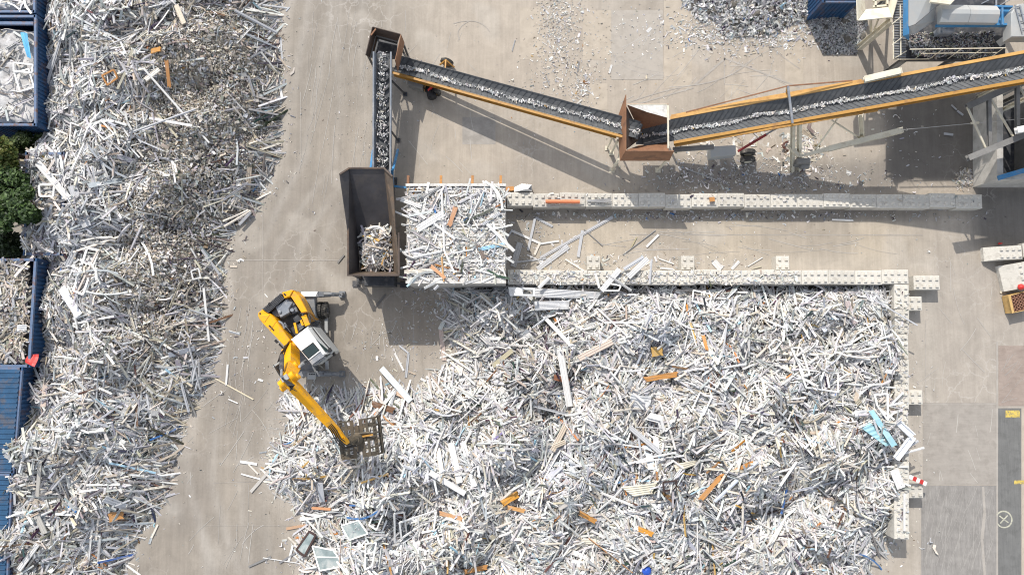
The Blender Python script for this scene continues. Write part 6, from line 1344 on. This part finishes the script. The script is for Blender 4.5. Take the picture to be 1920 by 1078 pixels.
sheet_corr([(38,62),(50,62),(58,110),(52,108)],lambda x,y:0*x+2.3,"blue_plank",'skyblue',"bright blue plank leaning in the open upper left container","plank",1,.15,.01)
dr=thing("door_panel","white door panel with a square window opening beside the bunker foot","door",tuple(surf(977,547,H_right,.3)))
q=[surf(x_,y_,H_right,1.35) for x_,y_ in ((953,538),(1003,540),(1003,555),(956,554))]
mb=MB(); mb.plate([q[0],lerp(q[0],q[1],.52),lerp(q[3],q[2],.52),q[3]],.05); mb.plate([lerp(q[0],q[1],.93),q[1],q[2],lerp(q[3],q[2],.93)],.05)
for s0,s1 in ((0,.25),(.8,1)):
    L0,R0=lerp(q[0],q[1],.522),lerp(q[0],q[1],.928); L1,R1=lerp(q[3],q[2],.522),lerp(q[3],q[2],.928); mb.plate([lerp(L0,L1,s0),lerp(R0,R1,s0),lerp(R0,R1,s1),lerp(L0,L1,s1)],.05)
mb.build("door_leaf",'sheetw',dr)
mb=MB(); mb.beam(lerp(L0,L1,.25)+Vector((0,0,.02)),lerp(R0,R1,.25)+Vector((0,0,.02)),.05,.04); mb.beam(lerp(L0,L1,.8)+Vector((0,0,.02)),lerp(R0,R1,.8)+Vector((0,0,.02)),.05,.04); mb.build("window_trim",'cover',dr)
mb=MB(); c_=surf(1210,1069,H_right,.25); mb.lathe(c_-Vector((0,0,.2)),(.2,.1,1),[(0,.12),(.1,.27),(.38,.30),(.5,.2),(.55,.1)],14); tag(mb.build("blue_tub",'dblue',center=True),"deep blue plastic tub at the bottom edge of the heap","tub")
mb=MB(); A_,B_=P(1023,378,1.13),P(1087,378.5,1.13); mb.lathe(A_,B_-A_,[(0,.10),(0,.13),((B_-A_).length,.13),((B_-A_).length,.10)],18); tag(mb.build("drain_pipe",'terracotta',center=True),"orange plastic drain pipe lying on the upper block wall","pipe")
mb=MB(); A_=P(1096,377,1.0)
for i in range(4): mb.tube([P(1100,376+i*.6,1.02),P(1146,373+i*2.2,1.05+.03*i)],.03,6)
tag(mb.build("rod_bundle",'wire',center=True),"thin grey rod bundle beside the orange pipe on the wall","rods")
mb=MB(); mb.box(P(1335,374,1.0),(.3,.26,.2),.1); mb.box(P(1335,374,1.12),(.34,.3,.05),.1); tag(mb.build("timber_offcut",'wood',center=True),"small brown timber offcut on the upper block wall","timber")
# ribbed white box behind the wall, near the bunker
rb=thing("ribbed_box","white ribbed plastic box with a pitched lid behind the upper wall","box",bases(P(980,357,.6)))
q=[P(964,360,.75),P(997,359,.75),P(997,347,.75),P(978,345,.75),P(964,352,.75)]; mb=MB(); mb.prism(q,.03,bev=.03); mb.build("box_body",'cover',rb)
mb=MB(); rg0,rg1=P(978,357,1.15),P(990,355,1.15); mb.plate([q[0]+Vector((0,0,.01)),q[1]+Vector((0,0,.01)),rg1,rg0],.03); mb.plate([rg0,rg1,q[2]+Vector((0,0,.01)),q[3]+Vector((0,0,.01))],.03); mb.plate([rg0,q[3]+Vector((0,0,.01)),q[4]+Vector((0,0,.01)),q[0]+Vector((0,0,.01))],.03)
for i in range(6): t=(i+.5)/6; mb.beam(lerp(rg0,rg1,t)+Vector((0,0,.03)),lerp(q[3],q[2],t)+Vector((0,0,.04)),.05,.05); 
mb.build("lid",'white',rb)
mb=MB(); mb.box(P(955,355,.15),(.5,.25,.25),.1); mb.box(P(956,354,.3),(.55,.28,.04),.1); tag(mb.build("timber_block",'wood',center=True),"brown timber block on the ground left of the ribbed box","timber")
# red and white barrier board against the buttress
br=thing("barrier_board","red and white striped barrier board leaning by the lowest buttress","barrier board",bases(P(1718,903,.9)))
A_,B_=P(1705,893,1.5),P(1737,907,.95); 
for k in range(5):
    mb=MB(); mb.beam(lerp(A_,B_,k/5),lerp(A_,B_,(k+1)/5-.002),.28,.05); mb.build("stripe_panel",'red' if k%2 else 'white',br)
# crate of pipes and the red cap at the right edge
cr=thing("pipe_crate","open wooden crate packed with rusty pipe rings at the right edge","crate",bases(P(1905,570,.5)))
q=[P(1892,554,.75),P(1925,545,.75),P(1932,580,.75),P(1899,587,.75)]; 
for i in range(4):
    mb=MB(); mb.prism([q[i],q[(i+1)%4],lerp(q[(i+1)%4],sum(q,Vector())/4,.07),lerp(q[i],sum(q,Vector())/4,.07)],.12); mb.build("side_board",'ply',cr)
mb=MB(); mb.prism([Vector((p.x,p.y,.14)) for p in q],.06); mb.build("crate_floor",'ply',cr)
mb=MB(); mb.plate([P(1890.5,555,.78),P(1895,553,.78),P(1902,586,.78),P(1898,587.5,.78)],.04); mb.build("top_batten",'ply',cr)
pc=None
for i in range(5):
    for j in range(4):
        c_=lerp(lerp(q[0],q[1],.2+.19*j),lerp(q[3],q[2],.2+.19*j),.14+.18*i)
        if pc is None:
            mb=MB(); r0,r1,h_=.115,.065,.55; n=16; V=[]
            for z_,r_ in ((0,r0),(h_,r0),(h_,r1),(0,r1)): V+=[(math.cos(2*math.pi*k/n)*r_,math.sin(2*math.pi*k/n)*r_,z_) for k in range(n)]
            F=[(a_*n+k,a_*n+(k+1)%n,((a_+1)%4)*n+(k+1)%n,((a_+1)%4)*n+k) for a_ in range(4) for k in range(n)]; mb.add(V,F); pc=mb.build("pipe_ring",'pipe'); o=pc
        else: o=pc.copy(); COL.objects.link(o)
        o.location=(c_.x+rnd.uniform(-.01,.01),c_.y+rnd.uniform(-.01,.01),.145+rnd.uniform(0,.06)); tag(o,"rusty hollow pipe standing on end inside the wooden crate","pipe","pipes standing in the crate")
mb=MB(); c_=P(1915,538,.98); mb.lathe(Vector((c_.x,c_.y,.9)),(0,0,1),[(0,.2),(.08,.2),(.16,.14),(.22,.05)],18); tag(mb.build("red_dome",'red',center=True),"round red dome sitting on the large sloped block","dome")
mb=MB(); 
for i in range(7): mb.plate([surf(1871+rnd.uniform(0,12),454+rnd.uniform(0,5),flat0,.1+.02*i) for _ in range(3)],.02)
tag(mb.build("red_rag",'red',center=True),"crumpled red rag on the ground above the sloped block","rag")
for k,o in enumerate(PROTO):
    if k not in taken: bpy.data.objects.remove(o)
for k,o in enumerate((B_full,B_full3,B_half,B_chamf,B_big)):
    if o not in used: bpy.data.objects.remove(o)
# tidy data the builder used while parenting
for o in bpy.data.objects:
    if '_o' in o: del o['_o']
    if 'label' in o and not o['label']: del o['label']
